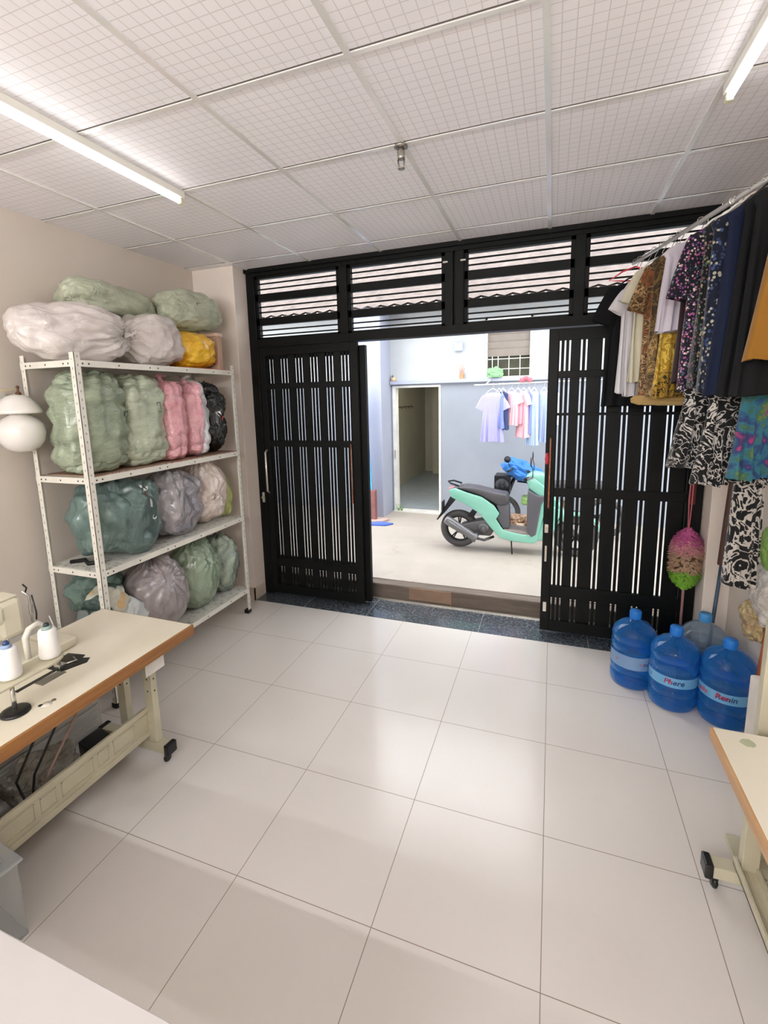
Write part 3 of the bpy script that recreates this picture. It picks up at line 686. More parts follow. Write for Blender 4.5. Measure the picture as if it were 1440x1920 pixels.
# low bundles at the left of the bottom shelf
bag('cloth_bundle', 'dark green cloth bundle at the back left of the bottom shelf', 'bundle', (-2.94, -.93, .70), (.12, .17, .12), mat('dark_green_cloth', '#5f7168', .8, bump=.4, bscale=12, bdist=.02), 'bundles on the bottom shelf', (.7, .8), (0, 0, 0), 61, .04)
bag('cloth_bundle', 'grey cloth bundle under the dark green one on the bottom shelf', 'bundle', (-2.92, -.95, .42), (.13, .15, .18), mat('grey_cloth', '#7f8682', .8, bump=.4, bscale=12, bdist=.02), 'bundles on the bottom shelf', (.7, .8), (0, 0, 0), 62, .04, floor_z=.243)
m_cush = NT('patterned_cushion')
p_ = m_cush.pos(); v4 = m_cush.n('ShaderNodeTexVoronoi'); m_cush.l(m_cush.mapp(p_, (1, 1.2, 1)), v4.inputs['Vector']); v4.inputs['Scale'].default_value = 6
m_cush.l(m_cush.ramp(v4.outputs['Distance'], [(.0, lin('#c9a878')), (.2, lin('#bcb9a8')), (.45, lin('#a8ab9f')), (.5, lin('#32443f'))], 'CONSTANT'), m_cush.b.inputs['Base Color'])
bag('cushion', 'grey and dark green patterned cushion behind the front post of the bottom shelf', 'cushion', (-2.74, -1.02, .66), (.1, .11, .12), m_cush.m, None, (.6, .8), (.5, 0, .2), 63, .02)
bag('cushion', 'white cushion corner poking out beside the grey lilac bag on the bottom shelf', 'cushion', (-2.70, -.93, .5), (.07, .15, .13), mat('white_cushion', '#c3c6c3', .7), None, (.6, .8), (.9, .2, .1), 64, .02)

b = MB(); b.tube([(-2.98, -1.06, .935), (-2.9, -1.02, .945), (-2.82, -1.06, .94), (-2.76, -.99, .937)], .014, 8); tag(b.build('black_strap', M_rub, at=(-2.88, -1.03, .93)), 'black strap lying beside the teal bag on the second shelf', 'strap')

# ------------------------------------------------------------------ sewing tables
def laminate(name, c1, c2, stain):
    t = NT(name); p = t.pos(True)
    base = t.ramp(t.noise(p, 2.5, 4, .6), [(.3, lin(c1)), (.7, lin(c2))])
    base = t.mix(t.math('MULTIPLY', t.ramp(t.noise(p, 7, 6, .7), [(.6, (0, 0, 0)), (.75, (1, 1, 1))]), .35), base, lin(stain))
    t.l(base, t.b.inputs['Base Color']); t.b.inputs['Roughness'].default_value = .3; return t.m
M_lam = laminate('cream_laminate', '#d9d0bb', '#dfd7c5', '#c9bfa5'); M_lam2 = laminate('stained_laminate', '#ddd5c2', '#e3dccb', '#b9b592')
M_oak = wood('orange_wood_edge', '#80542a', '#9c6b38', (12, 2, 40)); M_oak2 = wood('pale_wood_edge', '#a9825a', '#c19a70', (12, 2, 40))
M_crm = mat('cream_machine_paint', '#bdb79f', .38, .1, var=.06, vscale=9); M_crm2 = mat('cream_cast_iron', '#d5cfba', .33, .05, var=.04)
M_blk = mat('black_plastic', '#141414', .35, var=.2); M_metal = mat('bright_steel', '#c8c6c0', .22, .9, var=.05)
def caster(root, x, y):
    b = MB(); b.torus((x, y, .026), .016, .0095, 'x', 20, 8); b.cyl((x-.011, y, .026), (x+.011, y, .026), .017, 14)
    b.tube([(x, y, .07), (x, y-.014, .045), (x, y, .026)], .006, 6); b.box(x-.013, x+.013, y-.015, y+.015, .045, .058, bev=.003)
    b.build('caster', M_blk, root)
def table_end(root, xa, xb, y, ux, top, col=M_crm, flip=1):
    """T-shaped end frame: foot bar along x with capped ends, twin uprights at ux"""
    b = MB(); b.box(xa, xb, y-.03, y+.03, .065, .115, bev=.004); b.build('foot_bar', col, root)
    for x0, x1 in ((xa-.012, xa+.018), (xb-.018, xb+.012)):
        b = MB(); b.box(x0, x1, y-.034, y+.034, .058, .121, bev=.006); b.build('end_cap', M_blk, root)
    caster(root, xa+.03, y); caster(root, xb-.03, y)
    for k, dx in enumerate((0, -.20*flip)):
        b = MB(); x = ux+dx
        b.box(x-.028, x+.028, y-.02, y+.02, .115, top, bev=.003)
        b.k = 1
        for q in range(3): b.cyl((x+.0275, y, .42+q*.07), (x+.0288, y, .42+q*.07), .005, 8); b.cyl((x, y-.0208, .42+q*.07), (x, y-.0195, .42+q*.07), .005, 8)
        b.build('upright', [col, M_hole], root)
    b = MB(); b.box(min(ux, ux-.15*flip)-.03, max(ux, ux-.15*flip)+.03, y-.012, y+.012, top-.06, top, bev=.003); b.build('top_bracket', col, root)
# --- left table
TL = thing('sewing_table', 'cream sewing machine table with an orange wood edge beside the shelving rack', 'sewing table', (-2.17, -1.85, 0))
TZ = .752
b = MB(); b.box(-2.515, -1.852, -2.46, -1.238, TZ-.006, TZ, bev=.002); b.build('tabletop', M_lam, TL)
b = MB(); b.box(-2.51, -1.856, -2.455, -1.243, TZ-.055, TZ-.006); b.build('board_core', wood('board', '#8a6a48', '#9c7a55'), TL)
b = MB(); b.box(-1.856, -1.84, -2.46, -1.238, TZ-.057, TZ-.001, bev=.003); b.box(-2.52, -1.84, -1.243, -1.236, TZ-.057, TZ-.001); b.build('wood_edge', M_oak, TL)
table_end(TL, -2.42, -1.93, -1.39, -2.03, TZ-.057, flip=1)
table_end(TL, -2.42, -1.93, -2.34, -2.03, TZ-.057, flip=1)
b = MB(); bx = -2.06
b.box(bx-.012, bx+.008, -2.34, -1.41, .165, .315, bev=.003); b.box(bx+.004, bx+.018, -2.34, -1.41, .295, .325, bev=.003); b.box(bx+.004, bx+.018, -2.34, -1.41, .155, .185, bev=.003)
yy = -1.5
for k, wd in enumerate((.13, .06, .16, .07, .16, .05, .14)):
    y1_ = yy; y0_ = yy-wd; yy = y0_-.025
    for (a0, a1, z0, z1) in ((y0_, y1_, .275, .279), (y0_, y1_, .205, .209), (y0_, y0_+.004, .205, .279), (y1_-.004, y1_, .205, .279)): b.box(bx+.006, bx+.0115, a0, a1, z0, z1)
b.build('embossed_crossbeam', M_crm, TL)
b = MB(); b.box(-1.895, -1.892, -1.53, -1.41, .60, .69); tag(b.build('hanging_paper', mat('white_paper', '#d8d5cf', .7), TL), 'white paper tag')
b = MB()   # black needle plate opening with steps
b.prism([(-2.21, -1.80), (-2.10, -1.80), (-2.085, -1.76), (-2.06, -1.70), (-2.085, -1.665), (-2.115, -1.68), (-2.13, -1.655), (-2.225, -1.67)], TZ, TZ+.002, 'z')
b.box(-2.15, -2.13, -1.97, -1.78, TZ, TZ+.0022); b.build('cover_plate', mat('dark_plate', '#1c1c1a', .35), TL)
b = MB(); b.prism([(-2.13, -1.90), (-2.075, -1.90), (-2.075, -1.79), (-2.12, -1.79)], TZ, TZ+.0015, 'z'); b.build('grey_inset', mat('grey_inset', '#6b665c', .4), TL)
b = MB(); b.tube([(-2.13, -1.76, TZ+.012), (-2.1, -1.72, TZ+.015), (-2.15, -1.7, TZ+.01)], .004, 6); b.box(-2.16, -2.12, -1.79, -1.755, TZ, TZ+.02, bev=.004); b.box(-2.15, -2.14, -1.78, -1.765, TZ+.02, TZ+.045, bev=.002); b.build('thread_guide', M_metal, TL)
b = MB(); b.lathe([(0, .0015), (.02, .0015), (.02, 0), (0, 0)], (-1.93, -1.985, TZ), 16); b.build('plug', mat('plug_white', '#d8d2c4', .4), TL)
b = MB(); b.lathe([(0, .0017), (.008, .0017), (.008, 0), (0, 0)], (-1.945, -2.0, TZ+.001), 12); b.build('hole', M_hole, TL)
b = MB(); b.lathe([(0, .0015), (.009, .0015), (.009, 0), (0, 0)], (-1.93, -1.955, TZ), 12); b.build('hole', mat('stain_spot', '#6a6452', .6), TL)
# machine under-table motor and cables
b = MB(); b.box(-2.44, -2.28, -2.1, -1.86, .48, .66, bev=.03); b.cyl((-2.36, -2.16, .56), (-2.36, -1.8, .56), .06, 18); b.build('motor', mat('motor_grey', '#4c4a46', .5), TL)
for k in range(3):
    b = MB(); b.tube([(-2.1-.05*k, -1.72-.06*k, .69), (-2.12-.05*k, -1.74-.05*k, .5), (-2.16-.03*k, -1.86-.06*k, .3), (-2.2, -1.95, .12)], .006, 6); b.build('cable', M_blk if k else mat('pink_cable', '#9a7f74', .6), TL)

# sewing machine
SM = thing('sewing_machine', 'cream industrial sewing machine on the left table behind the thread cones', 'sewing machine', (-2.42, -2.0, TZ))
b = MB(); b.box(-2.49, -2.24, -2.4, -1.70, TZ+.001, TZ+.055, bev=.012); b.build('bed', M_crm2, SM)
b = MB(); b.box(-2.44, -2.30, -2.38, -1.86, TZ+.235, TZ+.335, bev=.025); b.box(-2.43, -2.31, -2.38, -2.24, TZ+.05, TZ+.25, bev=.02); b.build('arm', M_crm2, SM)
b = MB(); b.box(-2.44, -2.305, -1.90, -1.79, TZ+.16, TZ+.34, bev=.022); b.box(-2.425, -2.32, -1.89, -1.80, TZ+.34, TZ+.35, bev=.004); b.build('head', M_crm2, SM)
b = MB(); b.cyl((-2.37, -1.84, TZ+.06), (-2.37, -1.84, TZ+.17), .007, 10); b.box(-2.385, -2.355, -1.86, -1.82, TZ+.055, TZ+.065); b.build('needle_bar', M_metal, SM)
b = MB(); b.tube([(-2.31, -1.785, TZ+.36), (-2.298, -1.765, TZ+.33), (-2.298, -1.765, TZ+.2)], .005, 8); b.box(-2.306, -2.29, -1.772, -1.758, TZ+.24, TZ+.29, bev=.003); b.build('lever', M_metal, SM)
b = MB(); b.tube([(-2.34, -1.76, TZ+.38), (-2.33, -1.75, TZ+.36), (-2.335, -1.76, TZ+.33)], .004, 6)
b.tube([(-2.27, -1.77, TZ+.34), (-2.27, -1.76, TZ+.25), (-2.26, -1.77, TZ+.22)], .004, 6); b.build('thread_hooks', M_blk, SM)
b = MB(); b.tube([(-2.26, -1.83, TZ+.055), (-2.26, -1.83, TZ+.16), (-2.26, -1.81, TZ+.19), (-2.26, -1.77, TZ+.2), (-2.26, -1.735, TZ+.17), (-2.26, -1.73, TZ+.055)], [.012, .014, .014, .014, .014, .012], 10); b.build('needle_guard', mat('white_guard', '#d6d2c6', .35), SM)
b = MB(); b.lathe([(0, .03), (.055, .03), (.06, .02), (.06, -.02), (.055, -.03), (0, -.03)], (0, 0, 0), 28, Matrix.Translation((-2.37, -1.965, TZ+.15)) @ Matrix.Rotation(PI/2, 4, 'X')); b.build('tension_wheel', M_blk, SM)
b = MB(); b.tube([(-2.3, -1.70, TZ+.06), (-2.27, -1.685, TZ+.12), (-2.31, -1.68, TZ+.19)], .0025, 6); b.build('thread', mat('white_thread', '#e4e2dc', .6), SM)
b = MB(); b.prism([(-2.46, TZ+.002), (-2.26, TZ+.002), (-2.25, TZ+.05), (-2.45, TZ+.07)], -1.70, -1.60, 'y', bev=.008); b.build('side_plate', M_crm2, SM)

# thread stand with two cones
TS = thing('thread_stand', 'cream thread stand plate on a steel post in a black base on the left table', 'thread stand', (-2.0, -2.06, TZ))
b = MB()
poly = []
for k in range(24):
    a = 2*PI*k/24; cx = -2.015; cy = -1.93 if math.sin(a) > 0 else -2.15
    poly.append((cx+.06*math.cos(a)*(1.0), cy+.09*math.sin(a)))
b.prism(poly, .882, .892, 'z', bev=.003); b.build('plate', M_crm, TS)
b = MB(); b.cyl((-2.0, -2.06, TZ), (-2.0, -2.06, .882), .0085, 14); b.build('post', M_metal, TS)
b = MB(); b.lathe([(0, .012), (.03, .012), (.05, .008), (.052, 0), (0, 0)], (-2.0, -2.06, TZ+.001), 28, None); b.build('base', M_blk, TS)
for y in (-1.90, -2.06, -2.2):
    b = MB(); b.cyl((-2.02, y, .885), (-2.02, y, .98), .004, 8); b.build('spindle', M_metal, TS)
M_thr = NT('white_thread_winding')
p_ = M_thr.mapp(M_thr.pos(), (1, 1, 1)); ww = M_thr.n('ShaderNodeTexWave', bands_direction='Z'); M_thr.l(p_, ww.inputs[0]); ww.inputs['Scale'].default_value = 110; ww.inputs['Distortion'].default_value = 1.5
M_thr.l(M_thr.mix(ww.outputs['Fac'], lin('#e6e2dc'), lin('#f2efea')), M_thr.b.inputs['Base Color']); M_thr.b.inputs['Roughness'].default_value = .8; M_thr.bump(ww.outputs['Fac'], .3, .001)
for y, lab, core, tip in ((-1.885, 'white thread cone with a green core on the far end of the thread stand', '#8fa39b', '#2e3836'), (-2.045, 'white thread cone with a blue core on the near end of the thread stand', '#8b9db8', '#2a3f6c')):
    t_ = thing('thread_cone', lab, 'thread cone', (-2.02, y, .893), 'thread cones on the stand')
    c = (-2.02, y, .893)
    b = MB(); b.lathe([(0, .001), (.036, .002), (.0395, .008), (.040, .02), (.0335, .118), (.030, .126), (.02, .127), (.0, .127)], c, 32); b.build('winding', M_thr.m, t_)
    b = MB(); b.lathe([(.0, .126), (.02, .1265), (.0185, .136), (.012, .14), (0, .14)], c, 24); b.build('core', mat('cone_core', core, .45), t_)
    b = MB(); b.lathe([(.0, .139), (.011, .139), (.012, .146), (.008, .153), (0, .154)], c, 18); b.build('tip', mat('cone_tip', tip, .4), t_)

# --- right table (low, same make, along the right wall)
TR = thing('sewing_table', 'cream table with pale wood edge and greenish stain at the right edge of the room', 'sewing table', (.88, -1.7, 0))
RZ = .655
b = MB(); b.box(.606, 1.16, -2.35, -1.155, RZ-.005, RZ, bev=.002); b.build('tabletop', M_lam2, TR)
b = MB(); b.box(.61, 1.157, -2.345, -1.16, RZ-.042, RZ-.005); b.build('board_core', wood('board_pale', '#a9825a', '#b98f64'), TR)
b = MB(); b.box(.594, .609, -2.35, -1.155, RZ-.044, RZ-.001, bev=.003); b.build('wood_edge', M_oak2, TR)
def right_end(y):
    table_end(TR, .61, 1.12, y, .745, RZ-.044, flip=-1)
right_end(-1.215); right_end(-2.2)
b = MB(); b.box(.70, .775, -2.2, -1.2, .118, .128, bev=.002); b.box(.70, .712, -2.2, -1.2, .118, .15, bev=.002); b.box(.763, .775, -2.2, -1.2, .118, .15, bev=.002); b.box(.735, .74, -2.2, -1.24, .126, .132)
b.build('channel_beam', M_crm, TR)
M_st = mat('green_stain', '#a5aa8c', .6, var=.2)
b = MB()
rr = random.Random(4)
poly = [(.70+.022*math.cos(a)*(1+.3*rr.random()), -1.215+.02*math.sin(a)*(1+.3*rr.random())) for a in [2*PI*k/16 for k in range(16)]]
b.prism(poly, RZ, RZ+.0006, 'z'); b.build('stain', M_st, TR)

# --- white worktop at the bottom left
TW = thing('cutting_table', 'white topped table at the bottom left corner beside the camera', 'table', (-1.2, -2.95, 0))
b = MB(); b.box(-2.3, -.28, -3.3, -2.606, .725, .75, bev=.003); b.build('tabletop', laminate('white_top', '#b3aeab', '#b9b4b1', '#aaa49f'), TW)
for x in (-2.2, -.38):
    for y in (-3.22, -2.70):
        b = MB(); b.box(x-.02, x+.02, y-.02, y+.02, 0, .725, bev=.003); b.build('leg', M_crm, TW)
b = MB(); b.box(-2.2, -.38, -2.72, -2.69, .66, .725); b.box(-2.2, -.38, -3.23, -3.2, .66, .725); b.build('apron', M_crm, TW)

# --- clear bin and things under the left table
def clear_mat(name, col, fac=.55, rough=.12, gloss='#ffffff'):
    t = NT(name); tr = t.n('ShaderNodeBsdfTransparent'); tr.inputs[0].default_value = lin(col)
    ms = t.n('ShaderNodeMixShader'); ms.inputs[0].default_value = fac
    t.b.inputs['Base Color'].default_value = lin(gloss); t.b.inputs['Roughness'].default_value = rough; t.b.inputs['Coat Weight'].default_value = .5
    t.l(tr.outputs[0], ms.inputs[1]); t.l(t.b.outputs[0], ms.inputs[2]); t.l(ms.outputs[0], t.out.inputs[0]); return t
M_bin = clear_mat('clear_bin_plastic', '#f6f7f7', .22, .15, '#dcdfe0').m
t_ = thing('storage_bin', 'clear plastic storage bin with a black side handle under the white table edge', 'bin', (-2.05, -2.37, 0))
Mb = Matrix.Translation((-2.05, -2.37, 0)) @ Matrix.Rotation(-.12, 4, 'Z')
b = MB()
b.box(-.22, .22, -.16, .16, .0, .01, Mb)
for (x0, x1, y0, y1) in ((-.22, .22, -.16, -.155), (-.22, .22, .155, .16), (-.22, -.215, -.16, .16), (.215, .22, -.16, .16)): b.box(x0, x1, y0, y1, .01, .31, Mb)
b.build('tub', M_bin, t_)
b = MB(); b.box(-.235, .235, -.175, .175, .31, .325, Mb, bev=.006); b.box(-.19, .19, -.13, .13, .325, .34, Mb, bev=.006); b.build('lid', clear_mat('clear_lid', '#f2f4f5', .35, .2, '#dadee0').m, t_)
b = MB(); b.box(.222, .24, -.05, .05, .20, .30, Mb, bev=.005); b.build('handle', M_blk, t_)
tag(bag('folded_cloth', 'grey folded cloth packed inside the clear bin', 'cloth', (-2.05, -2.37, .15), (.18, .12, .13), mat('grey_folded', '#b3ada5', .9), None, (.5, .5), (0, 0, -.12), 71, .01, floor_z=.012)[0])
t_ = thing('drawer_unit', 'white ribbed plastic drawer unit behind the left sewing table', 'drawers', (-2.75, -1.9, 0))
b = MB(); b.box(-2.95, -2.55, -2.4, -1.30, .02, .62, bev=.01)
b.build('body', mat('grey_white_plastic', '#a8a49b', .5, var=.06), t_)
for k in range(4):
    b = MB(); z = .05+k*.14; b.box(-2.55, -2.538, -2.38, -1.32, z, z+.125, bev=.004)
    for q in range(4): b.box(-2.538, -2.534, -2.36, -1.34, z+.02+q*.024, z+.03+q*.024)
    b.build('drawer', mat('ribbed_drawer', '#b5b1a8', .45, var=.05), t_)
t_ = thing('foot_pedal', 'black foot pedal box lying behind the embossed beam of the left table', 'pedal', (-2.27, -1.52, 0))
b = MB(); b.box(-2.36, -2.22, -1.60, -1.46, .0, .10, bev=.012); b.build('base', M_blk, t_)
b = MB(); b.prism([(-2.36, .1), (-2.22, .1), (-2.22, .13), (-2.36, .17)], -1.595, -1.465, 'y', bev=.006); b.build('treadle', M_blk, t_)
m_clr = bag_mat('clear_crumpled_film', '#8e897c', '#6f6a5e', .2, 1.0, 12)
bag('plastic_bag', 'crumpled clear plastic bag on the floor under the left table', 'bag', (-2.33, -1.80, .12), (.14, .15, .12), m_clr, None, (.8, .9), (0, 0, 0), 73, .05, floor_z=.002)
bag('cloth_bag', 'dark red cloth bag on the floor at the left edge under the table', 'bag', (-2.36, -2.2, .16), (.13, .13, .17), mat('dark_red_cloth', '#4a1a1a', .8), None, (.7, .8), (0, 0, 0), 75, .03, floor_z=.002)
b = MB(); b.box(-2.26, -2.14, -2.26, -2.12, .0, .13, bev=.01); tag(b.build('tin_box', mat('dark_green_tin', '#4a4d42', .5), at=(-2.2, -2.19, 0)), 'small dark green tin in front of the dark red cloth bag', 'tin')

# ------------------------------------------------------------------ wall lamp at the left
M_opal = mat('opal_glass', '#dedad4', .22, var=.02, coat=.5, spec=.6)
t_ = thing('wall_lamp', 'white opal globe lamp under a white dome hanging by the left wall', 'lamp', (-3.0, -1.255, 1.69))
c = (-3.02, -1.225, 0)
b = MB(); b.lathe([(.001, 1.685), (.05, 1.69), (.085, 1.71), (.115, 1.75), (.127, 1.80), (.118, 1.85), (.09, 1.885), (.055, 1.905), (.05, 1.925), (.0, 1.925)], c, 40); b.build('globe', M_opal, t_)
b = MB(); b.lathe([(.0, 1.915), (.118, 1.915), (.124, 1.922), (.118, 1.935), (.09, 1.985), (.06, 2.015), (.02, 2.03), (.0, 2.03)], c, 40); b.build('dome_shade', M_opal, t_)
b = MB(); b.lathe([(.0, 2.025), (.014, 2.027), (.016, 2.035), (.006, 2.045), (.005, 2.06), (.01, 2.068), (.006, 2.078), (0, 2.08)], (c[0]+.02, c[1]-.0, 0), 16); b.build('finial', mat('brass', '#6b4a35', .35, .7), t_)
b = MB(); b.tube([(-3.0, -1.24, 2.055), (-3.06, -1.35, 2.05), (-3.17, -1.6, 2.045), (-3.18, -2.6, 2.05)], .006, 8); b.build('arm', mat('yellowed_wire', '#c9bd9a', .5), t_)
b = MB(); b.box(-3.19, -3.165, -1.26, -1.19, 1.97, 2.04, bev=.004); b.cyl((-3.165, -1.225, 2.0), (-3.07, -1.225, 1.99), .009, 10); b.build('wall_bracket', M_opal, t_)

# ------------------------------------------------------------------ water bottles
def bottle_mat(name, tint, body, fac):
    """tinted see-through plastic whose gloss grows towards grazing angles"""
    t = clear_mat(name, tint, fac, .05, body)
    lw = t.n('ShaderNodeLayerWeight'); lw.inputs['Blend'].default_value = .35
    ms = [n for n in t.t.nodes if n.type == 'MIX_SHADER'][0]
    t.l(t.math('MINIMUM', t.math('ADD', t.math('MULTIPLY', lw.outputs['Facing'], .75), fac*.55), .95), ms.inputs[0])
    t.b.inputs['Coat Weight'].default_value = 1; t.b.inputs['Coat Roughness'].default_value = .03
    return t.m
M_bb = bottle_mat('blue_bottle_plastic', '#74b8ee', '#2f7fc8', .38); M_bc = bottle_mat('clear_bottle_plastic', '#d3dde4', '#9fb0bf', .3)
M_bcap = mat('blue_cap', '#1f6fc0', .35, var=.03); M_bcap2 = mat('light_blue_cap', '#4288bd', .35, var=.03)
M_lab = clear_mat('label_film', '#9ccbe8', .78, .3, '#6fb0da').m; M_lab2 = clear_mat('pale_label_film', '#b9cfe0', .6, .3, '#8fb2d6').m
M_red = mat('red_lettering', '#c4414e', .5); M_nav = mat('navy_lettering', '#1c2c66', .5)
PROF = [(.0, .02), (.09, .018), (.105, .0), (.122, .003), (.132, .018), (.135, .04), (.135, .085), (.128, .092), (.128, .098), (.135, .107), (.135, .142), (.128, .152), (.128, .160), (.134, .170),
        (.134, .233), (.128, .243), (.128, .250), (.135, .260), (.135, .296), (.128, .306), (.128, .314), (.135, .324), (.1345, .345), (.128, .372), (.112, .396), (.088, .416), (.06, .432), (.036, .442), (.030, .450), (.029, .464), (.033, .468)]
def text_mesh(txt, size, weight=0.0):
    cu = bpy.data.curves.new('lettering', 'FONT'); cu.body = txt; cu.size = size; cu.align_x = 'CENTER'; cu.align_y = 'CENTER'; cu.offset = weight
    cu.resolution_u = 3
    o = bpy.data.objects.new('lettering', cu); sc.collection.objects.link(o)
    dg = bpy.context.evaluated_depsgraph_get(); dg.update(); me = bpy.data.meshes.new_from_object(o.evaluated_get(dg))
    bpy.data.objects.remove(o); vs = [v.co.copy() for v in me.vertices]; fs = [tuple(p.vertices) for p in me.polygons]; bpy.data.meshes.remove(me)
    return vs, fs
def wrap_text(txt, size, c, r, ang, z, weight=0.0, slant=0):
    vs, fs = text_mesh(txt, size, weight)
    out = []
    for v in vs:
        a = ang+(v.x+slant*v.y)/r
        out.append((c[0]+r*math.cos(a), c[1]+r*math.sin(a), z+v.y))
    return out, fs
def water_bottle(label, x, y, body, cap, lab=None, words=(), facing=-1.9, lz=(.17, .233), scale=1.0):
    t = thing('water_bottle', label, 'water bottle', (x, y, 0), 'large water bottles by the gate')
    c = (x, y, 0)
    b = MB(); b.lathe([(r*scale, z*1.015*scale) for r, z in PROF], c, 56, None, cap=False); b.build('shell', body, t)
    b = MB(); b.lathe([(0, .458), (.034, .458), (.0355, .462), (.0345, .508), (.032, .513), (0, .514)], c, 28)
    for k in range(18):
        a = 2*PI*k/18; b.box(-.0012, .0012, -.0008, .0008, .466, .503, Matrix.Translation((x+.0352*math.cos(a), y+.0352*math.sin(a), 0)) @ Matrix.Rotation(a, 4, 'Z'))
    b.build('cap', cap, t)
    if lab:
        b = MB(); r = .1357*scale; b.lathe([(r, lz[0]), (r, lz[1])], c, 56, None, cap=False); L = b.build('label_band', lab, t)
        for (txt, size, da, dz, m, wt) in words:
            b = MB(); v, f = wrap_text(txt, size, c, r+.0012, facing+da, (lz[0]+lz[1])/2+dz, wt, .2); b.add(v, f); b.build('lettering', m, L)
water_bottle('blue water bottle nearest the black gate, left of the group', .545, .215, M_bb, M_bcap, M_lab2, (('nd', .035, .62, 0, M_nav, .0008), ('u', .028, .38, .004, M_red, .0005), ('m', .028, -.72, .004, M_red, .0005)), -1.75, (.15, .24))
water_bottle('front middle blue water bottle between its two blue neighbours', .748, .045, M_bb, M_bcap, M_lab, (('Phere', .047, .12, .003, M_nav, .001), ('Ph', .045, -.12, .004, M_red, .0012), ('l', .03, -.95, 0, M_nav, .001)), -1.85)
water_bottle('rightmost blue water bottle behind the corner of the right table', 1.005, -.04, M_bb, M_bcap, M_lab, (('Renin', .047, .16, .003, M_nav, .001), ('Ren', .044, .0, .006, M_red, .0012), ('ndo', .042, -.78, .0, M_red, .001)), -2.0, scale=1.02)
water_bottle('clear greyish water bottle with a light blue cap behind the blue ones', .965, .30, M_bc, M_bcap2)

# ------------------------------------------------------------------ duster, pole, plastic bags at the right
def fluffy(name, segs, root, seed):
    pass
DU = thing('feather_duster', 'pink, beige and green fluffy duster hanging upside down on the gate', 'duster', (.915, .66, .2))
def pom(mname, col, z0, z1, r, seed):
    b = MB(); rr = random.Random(seed); n = 800
    for k in range(n):
        u_ = rr.random(); a = rr.random()*2*PI; z = z0+(z1-z0)*u_
        zc = (PZ0+PZ1)/2; hh = (PZ1-PZ0)/2
        rad = max(.05, 1-abs((z-zc)/hh)**2.6)**.5*r*rr.uniform(.84, 1.06)
        d = Vector((math.cos(a), math.sin(a), (z-zc)/hh*1.1)).normalized(); p = Vector((.915, .655, z))
        tip = Vector((.915+rad*math.cos(a), .655+rad*.8*math.sin(a), z+rr.uniform(-.01, .01)))
        base = p+(tip-p)*.45; s_ = d.cross(Vector((0, 0, 1))).normalized()*.008; q = Vector((0, 0, rr.uniform(.006, .012)))
        m_ = base+(tip-base)*.6
        b.add([base-s_*.4, base+s_*.4, m_+s_+q, tip+s_*.6, tip-s_*.6, m_-s_+q], [(0, 1, 2, 5), (5, 2, 3, 4)], False)
    b.build('fluff', mat(mname, col, .85, var=.12, vscale=60), DU)
PZ0, PZ1 = .535, .975
pom('pink_fluff', '#b9588a', .87, .975, .115, 1); pom('light_pink_fluff', '#cf8f97', .80, .90, .115, 2); pom('beige_fluff', '#bd9d80', .66, .82, .115, 3); pom('lime_fluff', '#7fb33a', .535, .67, .115, 4)
b = MB(); b.cyl((.915, .655, .20), (.915, .655, .95), .009, 10); b.build('handle', mat('pink_handle', '#a77a78', .4), DU)
b = MB(); b.tube([(.915, .655, .93), (.905, .66, 1.2), (.925, .70, 1.62), (.935, .70, 1.62), (.925, .66, 1.2), (.917, .655, .93)], .004, 6); b.build('hanging_loop', mat('pink_cord', '#b5626a', .6), DU)
t_ = thing('red_strap', 'dark red strap hanging down the right stile of the gate', 'strap', (.93, .70, 1.15))
b = MB(); b.box(.915, .955, .705, .709, 1.15, 1.98, bev=.001); b.build('webbing', mat('dark_red_web', '#571a1c', .7), t_)
t_ = thing('wrapped_pole', 'pole wrapped in brown sheet leaning in the right corner behind the bottles', 'pole', (1.075, .52, 0))
def axisM(p0, p1):
    d = (Vector(p1)-Vector(p0)); return Matrix.Translation(p0) @ d.to_track_quat('Z', 'Y').to_matrix().to_4x4(), d.length
p0, p1 = (1.05, .50, .012), (1.13, .47, 1.95)
Mx, Ln = axisM(p0, p1)
b = MB(); b.lathe([(0, 0), (.011, 0), (.011, .2), (.0115, .8), (0, .8)], (0, 0, 0), 12, Mx); b.build('stick', mat('blue_brown_wrap', '#37495a', .5, var=.5, vscale=9), t_)
b = MB(); b.lathe([(0, .78), (.026, .78), (.029, 1.2), (.03, Ln), (0, Ln)], (0, 0, 0), 12, Mx, smooth=False); b.build('brown_wrap', wood('dark_brown_wrap', '#3c261d', '#553a2d', (40, 40, 2)), t_)
b = MB(); b.torus((.999, .70, 1.32), .012, .0025, 'y', 14, 6); tag(b.build('wall_hook', M_metal, at=(1.0, .70, 1.32)), 'tiny wire hook beside the right edge of the gate', 'hook')
b = MB(); b.tube([(1.168, .3, .9), (1.15, .3, .89), (1.14, .3, .80), (1.15, .3, .78), (1.155, .3, .80)], .003, 6); tag(b.build('wire_hanger_hook', M_metal, at=(1.16, .3, .8)), 'small bent wire on the right wall above the clear bottle', 'hook')
m_wpb = bag_mat('thin_white_film', '#c9c3bb', '#b3aba3', .3, 1.0, 14)
bag('plastic_bag', 'white plastic bag hanging on the right wall above the rightmost bottle', 'bag', (1.09, -.24, .90), (.07, .12, .17), m_wpb, None, (.8, .9), (0, 0, 0), 81, .03, (8, .012), pinch=.6)
bag('plastic_bag', 'yellowish plastic bag of scraps hanging low on the right wall', 'bag', (1.10, -.06, .66), (.055, .09, .12), bag_mat('yellowish_film', '#b9a878', '#9a7f58', .3, 1.0, 16), None, (.8, .9), (0, 0, 0), 83, .03, (8, .01), pinch=.5)
